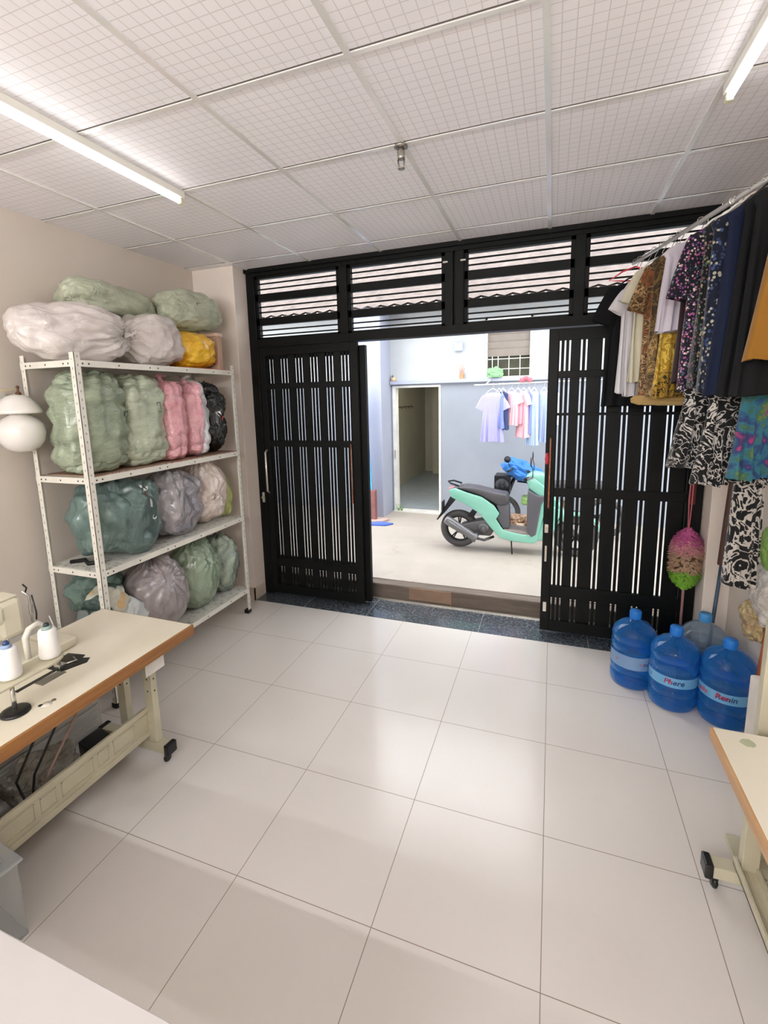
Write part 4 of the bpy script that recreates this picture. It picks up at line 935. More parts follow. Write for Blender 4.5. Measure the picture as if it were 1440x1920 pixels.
bag('plush_bag', 'yellow and green soft bag at the right edge beside the patterned trousers', 'bag', (1.08, -.26, 1.14), (.06, .09, .12), bag_mat('yellow_green_plush', '#c9bd2e', '#b5a822', .8, .4, 14, split=('#7a9a4a', 2, .03), coat=0), None, (.9, .9), (0, 0, 0), 85, .015)
b = MB(); b.tube([(1.10, -.14, .012), (1.13, -.17, .9)], .011, 10); tag(b.build('orange_stick', mat('orange_wood', '#8f4a24', .5), at=(1.11, -.15, 0)), 'orange brown stick leaning on the right wall between the plastic bags', 'stick')
t_ = thing('steel_post', 'cream steel post with bolts standing behind the right table', 'post', (.845, -1.03, 0))
b = MB(); b.box(.79, .86, -1.05, -1.01, .02, 1.35, bev=.003); b.build('column', M_crm, t_)
b = MB(); b.box(.75, .90, -1.11, -.95, 0, .02, bev=.003); b.build('base_plate', M_crm, t_)
for z in (.75, .82, .93, 1.02):
    b = MB(); b.cyl((.845, -1.056, z), (.845, -1.049, z), .010, 8); b.build('bolt', M_hole, t_)
b = MB(); b.box(.9, 1.16, -1.08, -.62, .0, .62, bev=.01); tag(b.build('white_box', mat('white_carton', '#cfc8bf', .7), at=(1.03, -.85, 0)), 'white carton on the floor behind the cream steel post', 'box')

# ------------------------------------------------------------------ clothes on the rail at the right
R0 = Vector((.49, .70)); RU = Vector((.2577, -.9662)); RN = Vector((.9662, .2577)); RZ_ = 2.845
RANG = math.atan2(RN.y, RN.x)
M_rail = mat('rail_white_metal', '#d9d5cf', .25, .4, var=.03)
t_ = thing('clothes_rail', 'slanting white metal clothes rail between the gate and the right wall', 'clothes rail', (.75, -.3, RZ_))
b = MB(); e0 = R0-RU*.06; e1 = R0+RU*2.55
b.cyl((e0.x, e0.y, RZ_), (e1.x, e1.y, RZ_), .0125, 16); b.build('rod', M_rail, t_)
b = MB(); b.cyl((e1.x, e1.y, RZ_), (e1.x, e1.y, 3.15), .004, 8); b.cyl((e1.x, e1.y, RZ_), (1.17, e1.y-.05, RZ_+.02), .006, 8); b.build('end_hanger', M_metal, t_)
b = MB(); q_ = R0+RU*1.02; b.torus((q_.x, q_.y, RZ_), .016, .006, 'y', 16, 8)
b.build('clamp', M_metal, t_)
t_ = thing('clothes_rail', 'second lower rail hidden behind the upper clothes, carrying the patterned trousers', 'clothes rail', (.9, -.5, 2.05))
a0 = R0+RU*.82; a1 = R0+RU*1.62
b = MB(); b.cyl((a0.x, a0.y, 2.06), (a1.x, a1.y, 2.06), .009, 10); b.build('rod', M_rail, t_)
b = MB()
for q_ in (a0, a1): b.cyl((q_.x, q_.y, 2.06), (q_.x, q_.y, RZ_), .003, 6)
b.build('cord', M_rail, t_)

def cloth(name, c1, rough=.85, pat=None, cols=(), scale=20, bump=.25, sheen=.2, var=.08, wid=.034):
    """woven cloth; pat: floral / swirl / tiedye / blotch"""
    t = NT(name); p = t.pos()
    if pat is None:
        c = lin(c1); base = t.ramp(t.noise(p, 5, 3), [(.3, tuple(x*(1-var) for x in c[:3])), (.7, c)])
    elif pat == 'floral':
        v = t.n('ShaderNodeTexVoronoi'); t.l(t.mapp(p, (1, 1, 1)), v.inputs['Vector']); v.inputs['Scale'].default_value = scale; v.inputs['Randomness'].default_value = 1
        sel = t.ramp(v.outputs['Distance'], [(.0, (1, 1, 1)), (.42, (1, 1, 1)), (.5, (0, 0, 0))])
        s = t.n('ShaderNodeSeparateColor'); t.l(v.outputs['Color'], s.inputs[0])
        pc = t.ramp(s.outputs[0], [(i/len(cols), lin(x)) for i, x in enumerate(cols)], 'CONSTANT')
        keep = t.math('GREATER_THAN', s.outputs[1], .22)
        base = t.mix(t.math('MULTIPLY', sel, keep), lin(c1), pc)
    elif pat == 'swirl':
        n1 = t.noise(p, scale, 2, .5, 2.5)
        d = t.math('ABSOLUTE', t.math('SUBTRACT', n1, .5))
        base = t.ramp(d, [(0, lin(cols[0])), (wid*.6, lin(cols[0])), (wid, lin(c1)), (.09, lin(c1)), (.13, lin(cols[-1] if wid > .03 else c1))], 'CONSTANT')
        if len(cols) > 2: base = t.mix(t.ramp(t.noise(p, scale*.4, 2), [(.5, (0, 0, 0)), (.54, (1, 1, 1))]), base, t.ramp(d, [(0, lin(cols[1])), (.04, lin(cols[1])), (.05, lin(c1))], 'CONSTANT'))
    elif pat == 'tiedye':
        n1 = t.noise(p, scale, 4, .6, 1.5)
        base = t.ramp(n1, [(.3+.4*i/max(1, len(cols)-1), lin(x)) for i, x in enumerate(cols)])
    t.l(base, t.b.inputs['Base Color']); t.b.inputs['Roughness'].default_value = rough; t.b.inputs['Sheen Weight'].default_value = sheen
    t.b.inputs['Specular IOR Level'].default_value = .3
    t.bump(t.noise(p, 7, 3, .5, .8), bump, .02); return t.m

def garment(name, label, cat, s, ztop, zhem, mats, sh=.19, hem=.22, thick=.035, sleeve=(.16, .17, .07), neck=.07, group=None, off=0.0, seed=1, folds=9, famp=.012, slope=.06, tilt=0, origin=None, ang=None, hemdrop=0.0, buttons=None, knee=None, yaw=0):
    """garment hanging on a hanger: x across, y thickness, z up (local), one cloth mesh with optional sleeves"""
    if origin is None:
        P = R0+RU*s+RN*off; origin = (P.x, P.y); ang = RANG
    ang += yaw
    rr = random.Random(seed); K = 26; Mx = 56; L = ztop-zhem
    b = MB(); vs = []; fs = []
    p1, p2 = rr.uniform(0, 6), rr.uniform(0, 6)
    for i in range(K+1):
        t = i/K
        if t < .12:
            u_ = t/.12; w = neck+(sh-neck)*math.sin(u_*PI/2)**1.0; z = -slope*u_; d = .012+(thick*.6-.012)*u_
        else:
            u_ = (t-.12)/.88; w = sh*.9+(hem-sh*.9)*u_**1.1; 
            if knee: w = sh*.9+(knee-sh*.9)*min(1, u_*1.5) if u_ < .66 else knee+(hem-knee)*(u_-.66)/.34
            w = max(w, .02); z = -slope-(L-slope)*u_; d = thick*(.6+.55*u_)
        for k in range(Mx):
            a = 2*PI*k/Mx; x = w*math.copysign(abs(math.cos(a))**.7, math.cos(a)); y = d*math.copysign(abs(math.sin(a))**.7, math.sin(a))
            f = max(0, t-.1)
            wob = famp*f*(math.sin(folds*x/w*2+p1+t*1.2)+.6*math.sin(folds*1.7*x/w*2+p2-t))
            y += wob*(1 if abs(math.sin(a)) > .15 else .4)*1.3; x += .3*famp*f*math.sin(p2+5*t+a*3)
            zz = z-hemdrop*max(0, t-.6)/.4*(x/w if w else 0)*L*.2+.006*f*math.sin(4*a+p1)
            vs.append((x, y+tilt*(-z), zz))
    for i in range(K):
        for k in range(Mx): fs.append((i*Mx+k, i*Mx+(k+1) % Mx, (i+1)*Mx+(k+1) % Mx, (i+1)*Mx+k))
    b.add(vs, fs, True)
    if sleeve:
        ln, drop, rw = sleeve
        for sx in (-1, 1):
            vs = []; fs = []; N = 10; G = 20
            for i in range(N+1):
                t = i/N; cx = sx*(sh*.62+ln*t*(.75 if t < .5 else .65+.1)); cz = -slope*.75-drop*t**1.25-.01
                r1 = rw*(.85+.25*t); r2 = thick*.62*(.8+.35*t)
                for k in range(G):
                    a = 2*PI*k/G; ax = math.cos(a)*r1; ay = math.sin(a)*r2+.006*math.sin(3*a+p1)*t
                    # cross-section perpendicular to the drooping axis
                    tx, tz = ln*.75, -drop*1.2; n_ = math.hypot(tx, tz); tx /= n_; tz /= n_
                    vs.append((cx+sx*(-tz)*ax*1.0, ay+tilt*(-cz), cz+tx*ax))
            for i in range(N):
                for k in range(G): fs.append((i*G+k, i*G+(k+1) % G, (i+1)*G+(k+1) % G, (i+1)*G+k))
            b.add(vs, fs, True)
    o = b.build(name, mats, local=True)
    o.location = (origin[0], origin[1], ztop); o.rotation_euler = (0, 0, ang); o['_org'] = (0, 0, 0)
    tag(o, label, cat, group)
    if buttons:
        bb = MB()
        for k in range(buttons[0]): bb.lathe([(0, 0), (.006, 0), (.006, .003), (0, .003)], (0, -thick-.012, -.12-k*buttons[1]), 10, Matrix.Rotation(PI/2, 4, 'X'))
        bt = bb.build('button', buttons[2], local=True); bt.parent = o
    return o, origin, ang
HG = 'hangers on the slanting rail'
def hanger(label, s, m, w=.19, z=RZ_, drop=.10, off=0.0, origin=None, ang=None, group=HG, hook=.022):
    if origin is None: P = R0+RU*s; origin = (P.x, P.y); ang = RANG
    t = thing('clothes_hanger', label, 'hanger', (origin[0], origin[1], z), group, (0, 0, ang), local=True)
    b = MB()
    pts = [(-hook*.8, 0, -.004)] + [(hook*math.cos(a), 0, hook*math.sin(a)*.9) for a in [PI*.9, PI*.7, PI*.5, PI*.3, PI*.1, -.1*PI]] + [(.004, 0, -.035), (0, 0, -drop+.03)]
    b.tube(pts, .0022, 6); b.build('hook', M_metal, t, local=True)
    b = MB(); b.tube([(0, 0, -drop+.03), (-w*.5, 0, -drop), (-w, 0, -drop-.055), (-w*.5, 0, -drop-.062), (w*.5, 0, -drop-.062), (w, 0, -drop-.055), (w*.5, 0, -drop), (0, 0, -drop+.03)], .0055, 8); b.build('frame', m, t, local=True)
    return t
M_hw = mat('white_hanger_plastic', '#e2dfd9', .35, var=.03); M_hb = mat('black_hanger_plastic', '#1b1a1a', .4); M_hr = mat('coral_hanger_plastic', '#e8505c', .4)
c_black = cloth('black_knit', '#08080a', sheen=0); c_white = cloth('white_cotton', '#dcd8da', bump=.35); c_white2 = cloth('soft_white_blouse', '#cbc6c9', bump=.35); c_cream = cloth('cream_crepe', '#cdc6ad', bump=.35)
c_brown = cloth('brown_paisley', '#5d4426', pat='swirl', cols=('#b49468', '#8f5030', '#3a2a18'), scale=16)
c_olive = cloth('olive_brown_print', '#6d5630', pat='swirl', cols=('#a88a58', '#3c2e1c', '#57411f'), scale=11)
c_gold = cloth('golden_yellow_print', '#a57f25', pat='swirl', cols=('#2a2117', '#d4b44e', '#8a6a22'), scale=12)
c_wsl = cloth('lilac_white_top', '#c9c1cb', bump=.3); c_pink = cloth('mauve_cloth', '#8e5a74')
c_flor = cloth('purple_floral', '#14121f', pat='floral', cols=('#8c4f8f', '#b98a9a', '#3c5a6a', '#a3557a', '#d4c6bb'), scale=85)
c_flor2 = cloth('dark_green_floral', '#15181c', pat='floral', cols=('#5a6a58', '#a99a78', '#8a5a68', '#4a5262'), scale=70)
c_navyf = cloth('navy_spotted', '#0f1526', pat='floral', cols=('#3c4f7a', '#a9a594', '#2c3a5c'), scale=60)
c_navy = cloth('navy_denim', '#0f1932', bump=.2, sheen=0); c_coat = cloth('black_coat', '#08080a', bump=.2, sheen=0); c_och = cloth('ochre_wool', '#855a18', .9, bump=.3, var=.06)
c_bw = cloth('black_white_swirl', '#0d0d0e', pat='swirl', cols=('#b9b3ad', '#0d0d0e'), scale=13, wid=.032)
c_bw2 = cloth('black_white_floral', '#0e0e10', pat='swirl', cols=('#b3aca4', '#0e0e10'), scale=8, wid=.05)
c_td = cloth('tie_dye', '#3a5a7a', pat='tiedye', cols=('#9a3266', '#2a2d5c', '#24486e', '#2c6a78', '#3a5a4c', '#5f7a2e', '#7a2f70'), scale=7)
c_sand = cloth('sand_cotton', '#a98c58'); c_dark = cloth('dark_maroon', '#2a1016')
G_R = 'clothes on the upper rail'; G_L = 'clothes on the lower rail'
clothes = [
 ('t_shirt', 'black t-shirt nearest the gate with wide drooping sleeves', 't-shirt', .05, 2.70, 1.86, c_black, dict(sh=.19, hem=.21, sleeve=(.13, .22, .085)), M_hb),
 ('blouse', 'white blouse with short sleeves, first light garment from the gate', 'blouse', .16, 2.665, 1.95, c_white, dict(sh=.16, hem=.16, sleeve=(.1, .13, .06), famp=.02), M_hw),
 ('blouse', 'soft white pleated blouse between the first white one and the cream one', 'blouse', .25, 2.70, 1.93, c_white2, dict(sh=.155, hem=.15, sleeve=(.08, .12, .055), famp=.022), M_hw),
 ('blouse', 'cream crepe blouse with short sleeves beside the brown paisley dress', 'blouse', .35, 2.735, 2.02, c_cream, dict(sh=.16, hem=.155, sleeve=(.09, .18, .06), famp=.02), M_hw),
 ('dress', 'brown paisley dress with half sleeves', 'dress', .46, 2.735, 1.93, c_brown, dict(sh=.15, hem=.13, sleeve=(.12, .24, .05), famp=.018), M_hb),
 ('dress', 'olive brown swirled dress behind the brown paisley one', 'dress', .55, 2.745, 1.93, c_olive, dict(sh=.14, hem=.13, sleeve=None, famp=.02), M_hw),
 ('skirt', 'golden yellow skirt with black swirls', 'skirt', .64, 2.45, 1.92, c_gold, dict(sh=.12, hem=.14, sleeve=None, famp=.02, neck=.1, slope=.02), None),
 ('top', 'sleeveless lilac white top over the golden skirt', 'top', .76, 2.74, 2.28, c_wsl, dict(sh=.145, hem=.17, sleeve=None, famp=.016, off=-.035), M_hw),
 ('dress', 'narrow mauve and dark maroon dress beside the purple floral blouse', 'dress', .82, 2.62, 2.0, c_dark, dict(sh=.11, hem=.12, sleeve=None), None),
 ('dress', 'long purple floral dress with wide half sleeves', 'dress', .97, 2.76, 1.95, c_flor, dict(sh=.155, hem=.17, sleeve=(.10, .30, .075), famp=.018), M_hw),
 ('dress', 'dark green floral dress beside the purple floral one', 'dress', 1.06, 2.76, 1.97, c_flor2, dict(sh=.15, hem=.15, sleeve=None, famp=.018), M_hw),
 ('dress', 'navy dress with pale spots between the floral dresses and the black coat', 'dress', 1.16, 2.76, 1.95, c_navyf, dict(sh=.17, hem=.16, sleeve=None, famp=.016), M_hw),
 ('coat', 'navy denim coat seen as a narrow dark blue strip', 'coat', 1.25, 2.76, 1.93, c_navy, dict(sh=.155, hem=.18, sleeve=None, famp=.012), M_hb),
 ('coat', 'long black coat in front of the navy one', 'coat', 1.345, 2.77, 1.93, c_coat, dict(sh=.16, hem=.20, sleeve=None, famp=.010, off=.01), M_hb),
 ('coat', 'black coat beside the ochre one with a wide hem', 'coat', 1.44, 2.76, 1.93, c_coat, dict(sh=.17, hem=.19, sleeve=None, famp=.008), M_hb),
 ('poncho', 'ochre yellow woollen poncho at the right edge of the picture', 'poncho', 1.52, 2.76, 2.07, c_och, dict(sh=.13, hem=.20, sleeve=None, famp=.006, folds=4, thick=.045), M_hb),
]
for n_, lab, cat, s, zt, zh, m, kw, hm in clothes:
    garment(n_, lab, cat, s, zt, zh, m, group=G_R, seed=int(s*100), **kw)
    if hm:
        what = lab.split(' beside')[0].split(' with')[0].split(' in front')[0].split(' seen')[0].split(' between')[0].split(' behind')[0].split(' over')[0].split(' nearest')[0].split(', ')[0].split(' at the')[0]
        colr = {'white_hanger_plastic': 'white', 'black_hanger_plastic': 'black', 'coral_hanger_plastic': 'coral'}[hm.name]
        hanger(colr+' hanger holding the '+what, s, hm, w=kw['sh']*.8, drop=RZ_-zt-.02)
hanger('coral pink hanger at the gate end of the slanting rail', -.02, M_hr, w=.17, drop=.06)
P = R0+RU*.52
B_, v_ = bag('cloth_roll', 'rolled sand coloured cloth tied under the brown and golden skirts', 'cloth roll', (P.x+.02, P.y-.02, 1.905), (.03, .028, .21), c_sand, None, (.5, .9), (0, PI/2, RANG-.55), 91, .012)
for k in (-.14, .14):
    b = MB(); q_ = (P.x+.02+k*math.cos(RANG-.55), P.y-.02+k*math.sin(RANG-.55)); b.tube([(q_[0], q_[1], 1.92), (P.x+k*.4*RN.x, P.y+k*.4*RN.y, 2.3), (P.x, P.y, RZ_)], .0015, 5); b.build('cord', M_hb, B_)
lower = [
 ('blouse', 'black and white swirled blouse hanging under the navy dresses', 'blouse', 1.02, 2.00, 1.56, c_bw, dict(sh=.15, hem=.19, sleeve=None, famp=.03, off=-.01)),
 ('blouse', 'second black and white swirled blouse just beside the tie dye dress', 'blouse', 1.16, 1.98, 1.50, c_bw, dict(sh=.14, hem=.18, sleeve=None, famp=.03, off=.02)),
 ('dress', 'tie dye dress in blue, green and pink', 'dress', 1.30, 1.99, 1.55, c_td, dict(sh=.11, hem=.13, sleeve=None, famp=.022, off=.05)),
 ('trousers', 'black and white patterned trousers hanging lowest at the right', 'trousers', 1.10, 1.80, .95, c_bw2, dict(sh=.07, hem=.075, sleeve=None, famp=.008, off=.15, thick=.035, slope=.02)),
]
for n_, lab, cat, s, zt, zh, m, kw in lower:
    garment(n_, lab, cat, s, zt, zh, m, group=G_L, seed=int(s*77), **kw)

# ------------------------------------------------------------------ laundry pole across the alley
t_ = thing('laundry_pole', 'thin white laundry pole in front of the grey blue wall across the alley', 'pole', (-.2, 3.3, 2.11))
b = MB(); b.cyl((-1.02, 3.34, 2.095), (1.9, 3.22, 2.13), .009, 10); b.build('rod', M_winw, t_)
b = MB()
for x in (-.86, 1.8): b.cyl((x, 3.32 if x < 0 else 3.23, 2.10), (x, 3.9, 2.19), .008, 8)
b.build('bracket', M_winw, t_)
LAU = [
 ('lavender t-shirt with wide sleeves, leftmost on the laundry pole', -.77, 1.99, 1.34, '#a9a6dc', (.15, .17, (.13, .18, .06)), .35),
 ('blue shirt tucked between the lavender and the navy one', -.69, 1.98, 1.52, '#7f8fd0', (.10, .11, None), .8),
 ('navy shirt beside the pink t-shirt on the laundry pole', -.64, 2.0, 1.5, '#34406c', (.10, .10, None), .8),
 ('light pink t-shirt with short sleeves on the laundry pole', -.53, 2.0, 1.56, '#eebfc9', (.10, .11, (.09, .12, .05)), .5),
 ('rose t-shirt with a dark red hem behind the light pink one', -.45, 1.98, 1.58, '#e3a3b2', (.08, .09, None), .6),
 ('pink long shirt beside the light blue trousers', -.38, 2.0, 1.40, '#efbac2', (.08, .10, (.06, .14, .045)), .7),
 ('blue checked shirt half hidden behind the pink long shirt', -.315, 1.98, 1.45, '#7a86c6', (.06, .06, None), .8),
 ('pale blue trousers hanging straight from the laundry pole', -.25, 1.99, 1.30, '#bcd0ea', (.06, .08, None), .3),
 ('pale blue striped shirt at the right end by the gate', -.13, 1.99, 1.34, '#a9b9e2', (.07, .06, None), .5),
 ('white shirt beside the right gate leaf on the laundry pole', -.03, 1.99, 1.56, '#dcdae6', (.09, .10, None), .3),
]
for k, (lab, x, zt, zh, col, (sh, hm, sl), yw) in enumerate(LAU):
    yy = 3.33-.04*(x+1)
    garment('shirt' if 'trousers' not in lab else 'trousers', lab, 'shirt' if 'trousers' not in lab else 'trousers', 0, zt, zh, cloth('laundry_cloth', col, bump=.2), sh=sh, hem=hm, sleeve=sl, group='laundry on the pole', seed=200+k, origin=(x, yy), ang=-yw, famp=.012, neck=.04, slope=.045)
    hanger('hanger of the '+lab.split(' with')[0].split(' on')[0].split(' beside')[0].split(' tucked')[0].split(' hanging')[0].split(' at')[0].split(' half')[0].split(' behind')[0].split(',')[0]+' on the laundry pole', 0, M_hw, w=sh*.8, z=2.10, drop=.085, origin=(x, yy), ang=-yw, group='hangers on the laundry pole', hook=.014)
b = MB()
for k in range(3): b.lathe([(0, -.03), (.03, -.02), (.035, 0), (.03, .025), (0, .035)], (-.40+.045*k, 3.30, 2.14+.02*(k % 2)), 12)
tag(b.build('cloth_pegs', cloth('coral_pegs', '#e0707c'), at=(-.36, 3.3, 2.11)), 'coral pink bundle of pegs clipped on the laundry pole', 'pegs')
# small things on the ledge and wall
t_ = thing('electric_meter', 'pale blue electric meter high on the white house wall', 'meter', (-1.33, 3.88, 2.6))
b = MB(); b.box(-1.39, -1.27, 3.83, 3.9, 2.60, 2.72, bev=.01); b.build('case', mat('pale_blue_meter', '#bcc9e0', .4), t_)
b = MB(); b.lathe([(0, .0), (.03, 0), (.035, -.02), (0, -.03)], (-1.33, 3.85, 2.745), 16); b.build('dome', mat('pale_cap', '#d9d6dc', .4), t_)
t_ = thing('incense_holder', 'small orange brown incense pot on the ledge of the white house', 'incense pot', (-1.28, 3.86, 2.2))
b = MB(); b.box(-1.31, -1.25, 3.835, 3.885, 2.2, 2.285, bev=.004); b.build('pot', mat('orange_pot', '#c08a66', .6, var=.3, vscale=50), t_)
for k in range(4):
    b = MB(); b.cyl((-1.30+.013*k, 3.86, 2.285), (-1.32+.026*k, 3.86, 2.36+.02*(k % 3)), .004, 6); b.build('incense_stick', mat('incense_red', '#c9805c', .6), t_)
t_ = thing('ledge_pot', 'tiny beige pot on the left end of the ledge', 'pot', (-2.33, 3.87, 2.2))
b = MB(); b.lathe([(0, 0), (.03, 0), (.04, .03), (.03, .06), (0, .06)], (-2.33, 3.865, 2.2), 14); b.build('pot', mat('beige_pot', '#c9b48f', .6), t_)
b = MB(); b.lathe([(0, .06), (.012, .06), (.014, .09), (0, .1)], (-2.345, 3.865, 2.2), 10); b.build('candle', M_brown_in, t_)
t_ = tag(bag('green_cloth', 'pale green cloth heaped on the window sill of the white house', 'cloth', (-.80, 3.83, 2.27), (.11, .04, .07), cloth('pale_green_cloth', '#8fc48f'), None, (.9, .9), (0, 0, 0), 93, .03, floor_z=2.2)[0])
b = MB(); b.tube([(-.57, 3.9, .75), (-.57, 3.86, .78)], .004, 6)
# blue sheet at the left, things on the ground
t_ = thing('blue_tarpaulin', 'bright blue tarpaulin sheet hanging beside the left gate leaf', 'tarpaulin', (-2.42, 3.1, ZG))
b = MB(); vs = []; fs = []
for i in range(13):
    for k in range(9):
        z = ZG+.02+1.95*i/12; x = -2.75+.30*k/8*(1-.35*i/12); vs.append((x, 3.2+.015*math.sin(k*2.1+i*.3)+.1*(1-i/12)*.3, z))
for i in range(12):
    for k in range(8): fs.append((i*9+k, i*9+k+1, (i+1)*9+k+1, (i+1)*9+k))
b.add(vs, fs, True); b.add([(v[0], v[1]+.012, v[2]) for v in vs], fs, True); b.build('sheet', mat('tarp_blue', '#4ba3dc', .5), t_)
b = MB(); b.box(-2.78, -2.42, 3.18, 3.26, ZG, .62, bev=.01); b.build('brown_base', mat('faded_red_brown', '#8a5c58', .7, var=.2), t_)
b = MB(); b.prism([(-2.42, 2.95), (-2.2, 2.98), (-2.12, 3.1), (-2.3, 3.16), (-2.46, 3.08)], ZG+.001, ZG+.02, 'z', bev=.004); tag(b.build('blue_cloth', cloth('royal_blue_cloth', '#3f62c0'), at=(-2.3, 3.05, ZG)), 'blue cloth lying on the ground at the foot of the lavender pier', 'cloth')
b = MB(); b.prism([(-2.6, 3.1), (-2.3, 3.15), (-2.25, 3.3), (-2.55, 3.35), (-2.75, 3.25)], ZG+.001, ZG+.03, 'z', bev=.004); tag(b.build('pink_mat', cloth('faded_pink_mat', '#c9a79a'), at=(-2.5, 3.2, ZG)), 'faded pink mat on the ground beside the blue cloth', 'mat')
for k in range(2):
    b = MB(); x = -2.28+k*.05
    for q in range(7):
        a = q*.9; b.tube([(x, 3.86, ZG), (x+.02*math.cos(a), 3.86+.01*math.sin(a), ZG+.05), (x+.05*math.cos(a), 3.85, ZG+.09+.01*q)], [.004, .003, .001], 5)
    tag(b.build('weed', mat('weed_green', '#5d9a3c', .6), at=(x, 3.86, ZG)), ('taller' if k else 'smaller')+' green weed growing at the left foot of the alley doorway', 'weed')

# ------------------------------------------------------------------ mint scooter
M_mint = mat('mint_paint', '#83c4b1', .22, var=.02, coat=.6); M_seat = mat('black_vinyl_seat', '#4c4a4e', .45, var=.08); M_gp = mat('dark_grey_plastic', '#5a5a60', .5, var=.05)
M_tyre = mat('tyre_rubber', '#4a4949', .75, var=.1); M_rim = mat('black_alloy', '#25262a', .35, .5); M_eng = mat('engine_metal', '#5b5a5c', .45, .6, var=.2); M_muf = mat('muffler_grey', '#77777a', .35, .5)
SC = thing('scooter', 'mint green scooter parked in the alley behind the right gate leaf', 'scooter', (-.4, 2.36, ZG))
YC = 2.36
def wheel(x, root, R=.225):
    b = MB(); b.torus((x, YC, ZG+R+.005), R-.036, .041, 'y', 48, 14, .95); b.build('tyre', M_tyre, root)
    b = MB(); b.torus((x, YC, ZG+R+.005), R-.075, .013, 'y', 40, 8, 2.0); b.cyl((x, YC-.05, ZG+R+.005), (x, YC+.05, ZG+R+.005), .035, 18)
    for k in range(5):
        a = 2*PI*k/5+.3
        for da in (-.1, .1): b.tube([(x+.03*math.cos(a), YC, ZG+R+.03*math.sin(a)), (x+(R-.075)*math.cos(a+da), YC, ZG+R+(R-.075)*math.sin(a+da))], .009, 6)
    b.build('rim', M_rim, root)
wheel(-1.03, SC); wheel(.27, SC)
def sp_(pts): return [(x, z+ZG) for x, z in pts]
side = sp_([(-1.136, .719), (-1.104, .63), (-.926, .549), (-.772, .452), (-.669, .321), (-.546, .182), (-.397, .152), (-.175, .145), (-.129, .185), (-.084, .435), (-.05, .62), (-.12, .66), (-.197, .59), (-.197, .247), (-.292, .245), (-.4, .262), (-.513, .285), (-.59, .401), (-.551, .466), (-.612, .556), (-.754, .653), (-.927, .697), (-1.063, .744)])
for y0, y1 in ((YC-.135, YC-.10), (YC+.10, YC+.135)):
    b = MB(); b.prism(side, y0, y1, 'y', bev=.011); b.build('side_panel', M_mint, SC)
b = MB(); b.prism(sp_([(-1.13, .725), (-1.1, .64), (-.93, .56), (-.77, .47), (-.66, .36), (-.56, .24), (-.52, .28), (-.6, .40), (-.57, .47), (-.62, .56), (-.75, .655), (-.93, .70), (-1.06, .745)]), YC-.105, YC+.105, 'y', bev=.012); b.build('rear_body', M_gp, SC)
b = MB(); b.prism(sp_([(-1.05, .745), (-.93, .715), (-.76, .665), (-.64, .60), (-.56, .555), (-.474, .57), (-.456, .617), (-.477, .69), (-.56, .70), (-.654, .715), (-.74, .735), (-.815, .752), (-.95, .765)]), YC-.125, YC+.125, 'y', bev=.025); b.build('seat', M_seat, SC)
b = MB(); b.prism(sp_([(-.592, .563), (-.455, .576), (-.44, .301), (-.508, .291), (-.585, .401), (-.551, .466)]), YC-.11, YC+.11, 'y', bev=.012); b.build('under_seat_cover', M_gp, SC)
b = MB(); b.prism(sp_([(-.53, .245), (-.20, .205), (-.19, .245), (-.24, .27), (-.5, .29)]), YC-.13, YC+.13, 'y', bev=.01); b.build('floorboard', mat('taupe_rubber_mat', '#8c8480', .7), SC)
b = MB(); b.prism(sp_([(-.248, .759), (-.143, .70), (-.05, .70), (-.10, .6), (-.15, .252), (-.20, .22), (-.25, .289), (-.255, .668)]), YC-.15, YC+.15, 'y', bev=.014); b.build('leg_shield', M_gp, SC)
b = MB(); b.prism(sp_([(-.27, .869), (-.215, .911), (-.09, .82), (.10, .60), (.18, .42), (.14, .40), (-.02, .55), (-.10, .66), (-.239, .77)]), YC-.12, YC+.12, 'y', bev=.02); b.build('front_cover', M_mint, SC)
b = MB(); b.prism(sp_([(-.15, .18), (-.08, .43), (-.05, .62), (.10, .55), (.06, .35), (-.06, .19)]), YC-.14, YC+.14, 'y', bev=.02); b.build('front_lower', M_mint, SC)
b = MB(); b.prism(sp_([(-.28, .90), (-.2, .95), (-.08, .93), (-.02, .85), (-.10, .80), (-.22, .84)]), YC-.11, YC+.11, 'y', bev=.02); b.build('handlebar_cover', M_mint, SC)
b = MB(); b.tube([(-.26, YC-.30, .90+ZG), (-.22, YC-.16, .90+ZG), (-.18, YC, .88+ZG), (-.22, YC+.16, .90+ZG), (-.26, YC+.30, .90+ZG)], .013, 10); b.build('handlebar', M_gp, SC)
for sg in (-1, 1):
    b = MB(); b.tube([(-.25, YC+sg*.19, .90+ZG), (-.27, YC+sg*.30, .90+ZG)], .019, 12); b.build('grip', M_rub, SC)
    b = MB(); b.tube([(-.2, YC+sg*.17, .91+ZG), (-.2, YC+sg*.2, 1.0+ZG), (-.22, YC+sg*.24, 1.06+ZG)], .005, 6); b.lathe([(0, -.006), (.05, -.004), (.055, .004), (0, .01)], (-.22, YC+sg*.26, 1.09+ZG), 18, Matrix.Rotation(PI/2, 4, 'Y')); b.build('mirror', M_rim, SC)
b = MB(); b.lathe([(0, 0), (.05, 0), (.06, .04), (.045, .055), (.055, .35), (.05, .41), (.035, .43), (0, .43)], (0, 0, 0), 20, axisM((-.80, YC-.155, ZG+.16), (-1.11, YC-.155, ZG+.34))[0]); b.build('muffler', M_muf, SC)
b = MB(); b.tube([(-.80, YC-.155, ZG+.165), (-.72, YC-.12, ZG+.14), (-.62, YC-.05, ZG+.17)], .016, 8); b.build('exhaust_pipe', M_eng, SC)
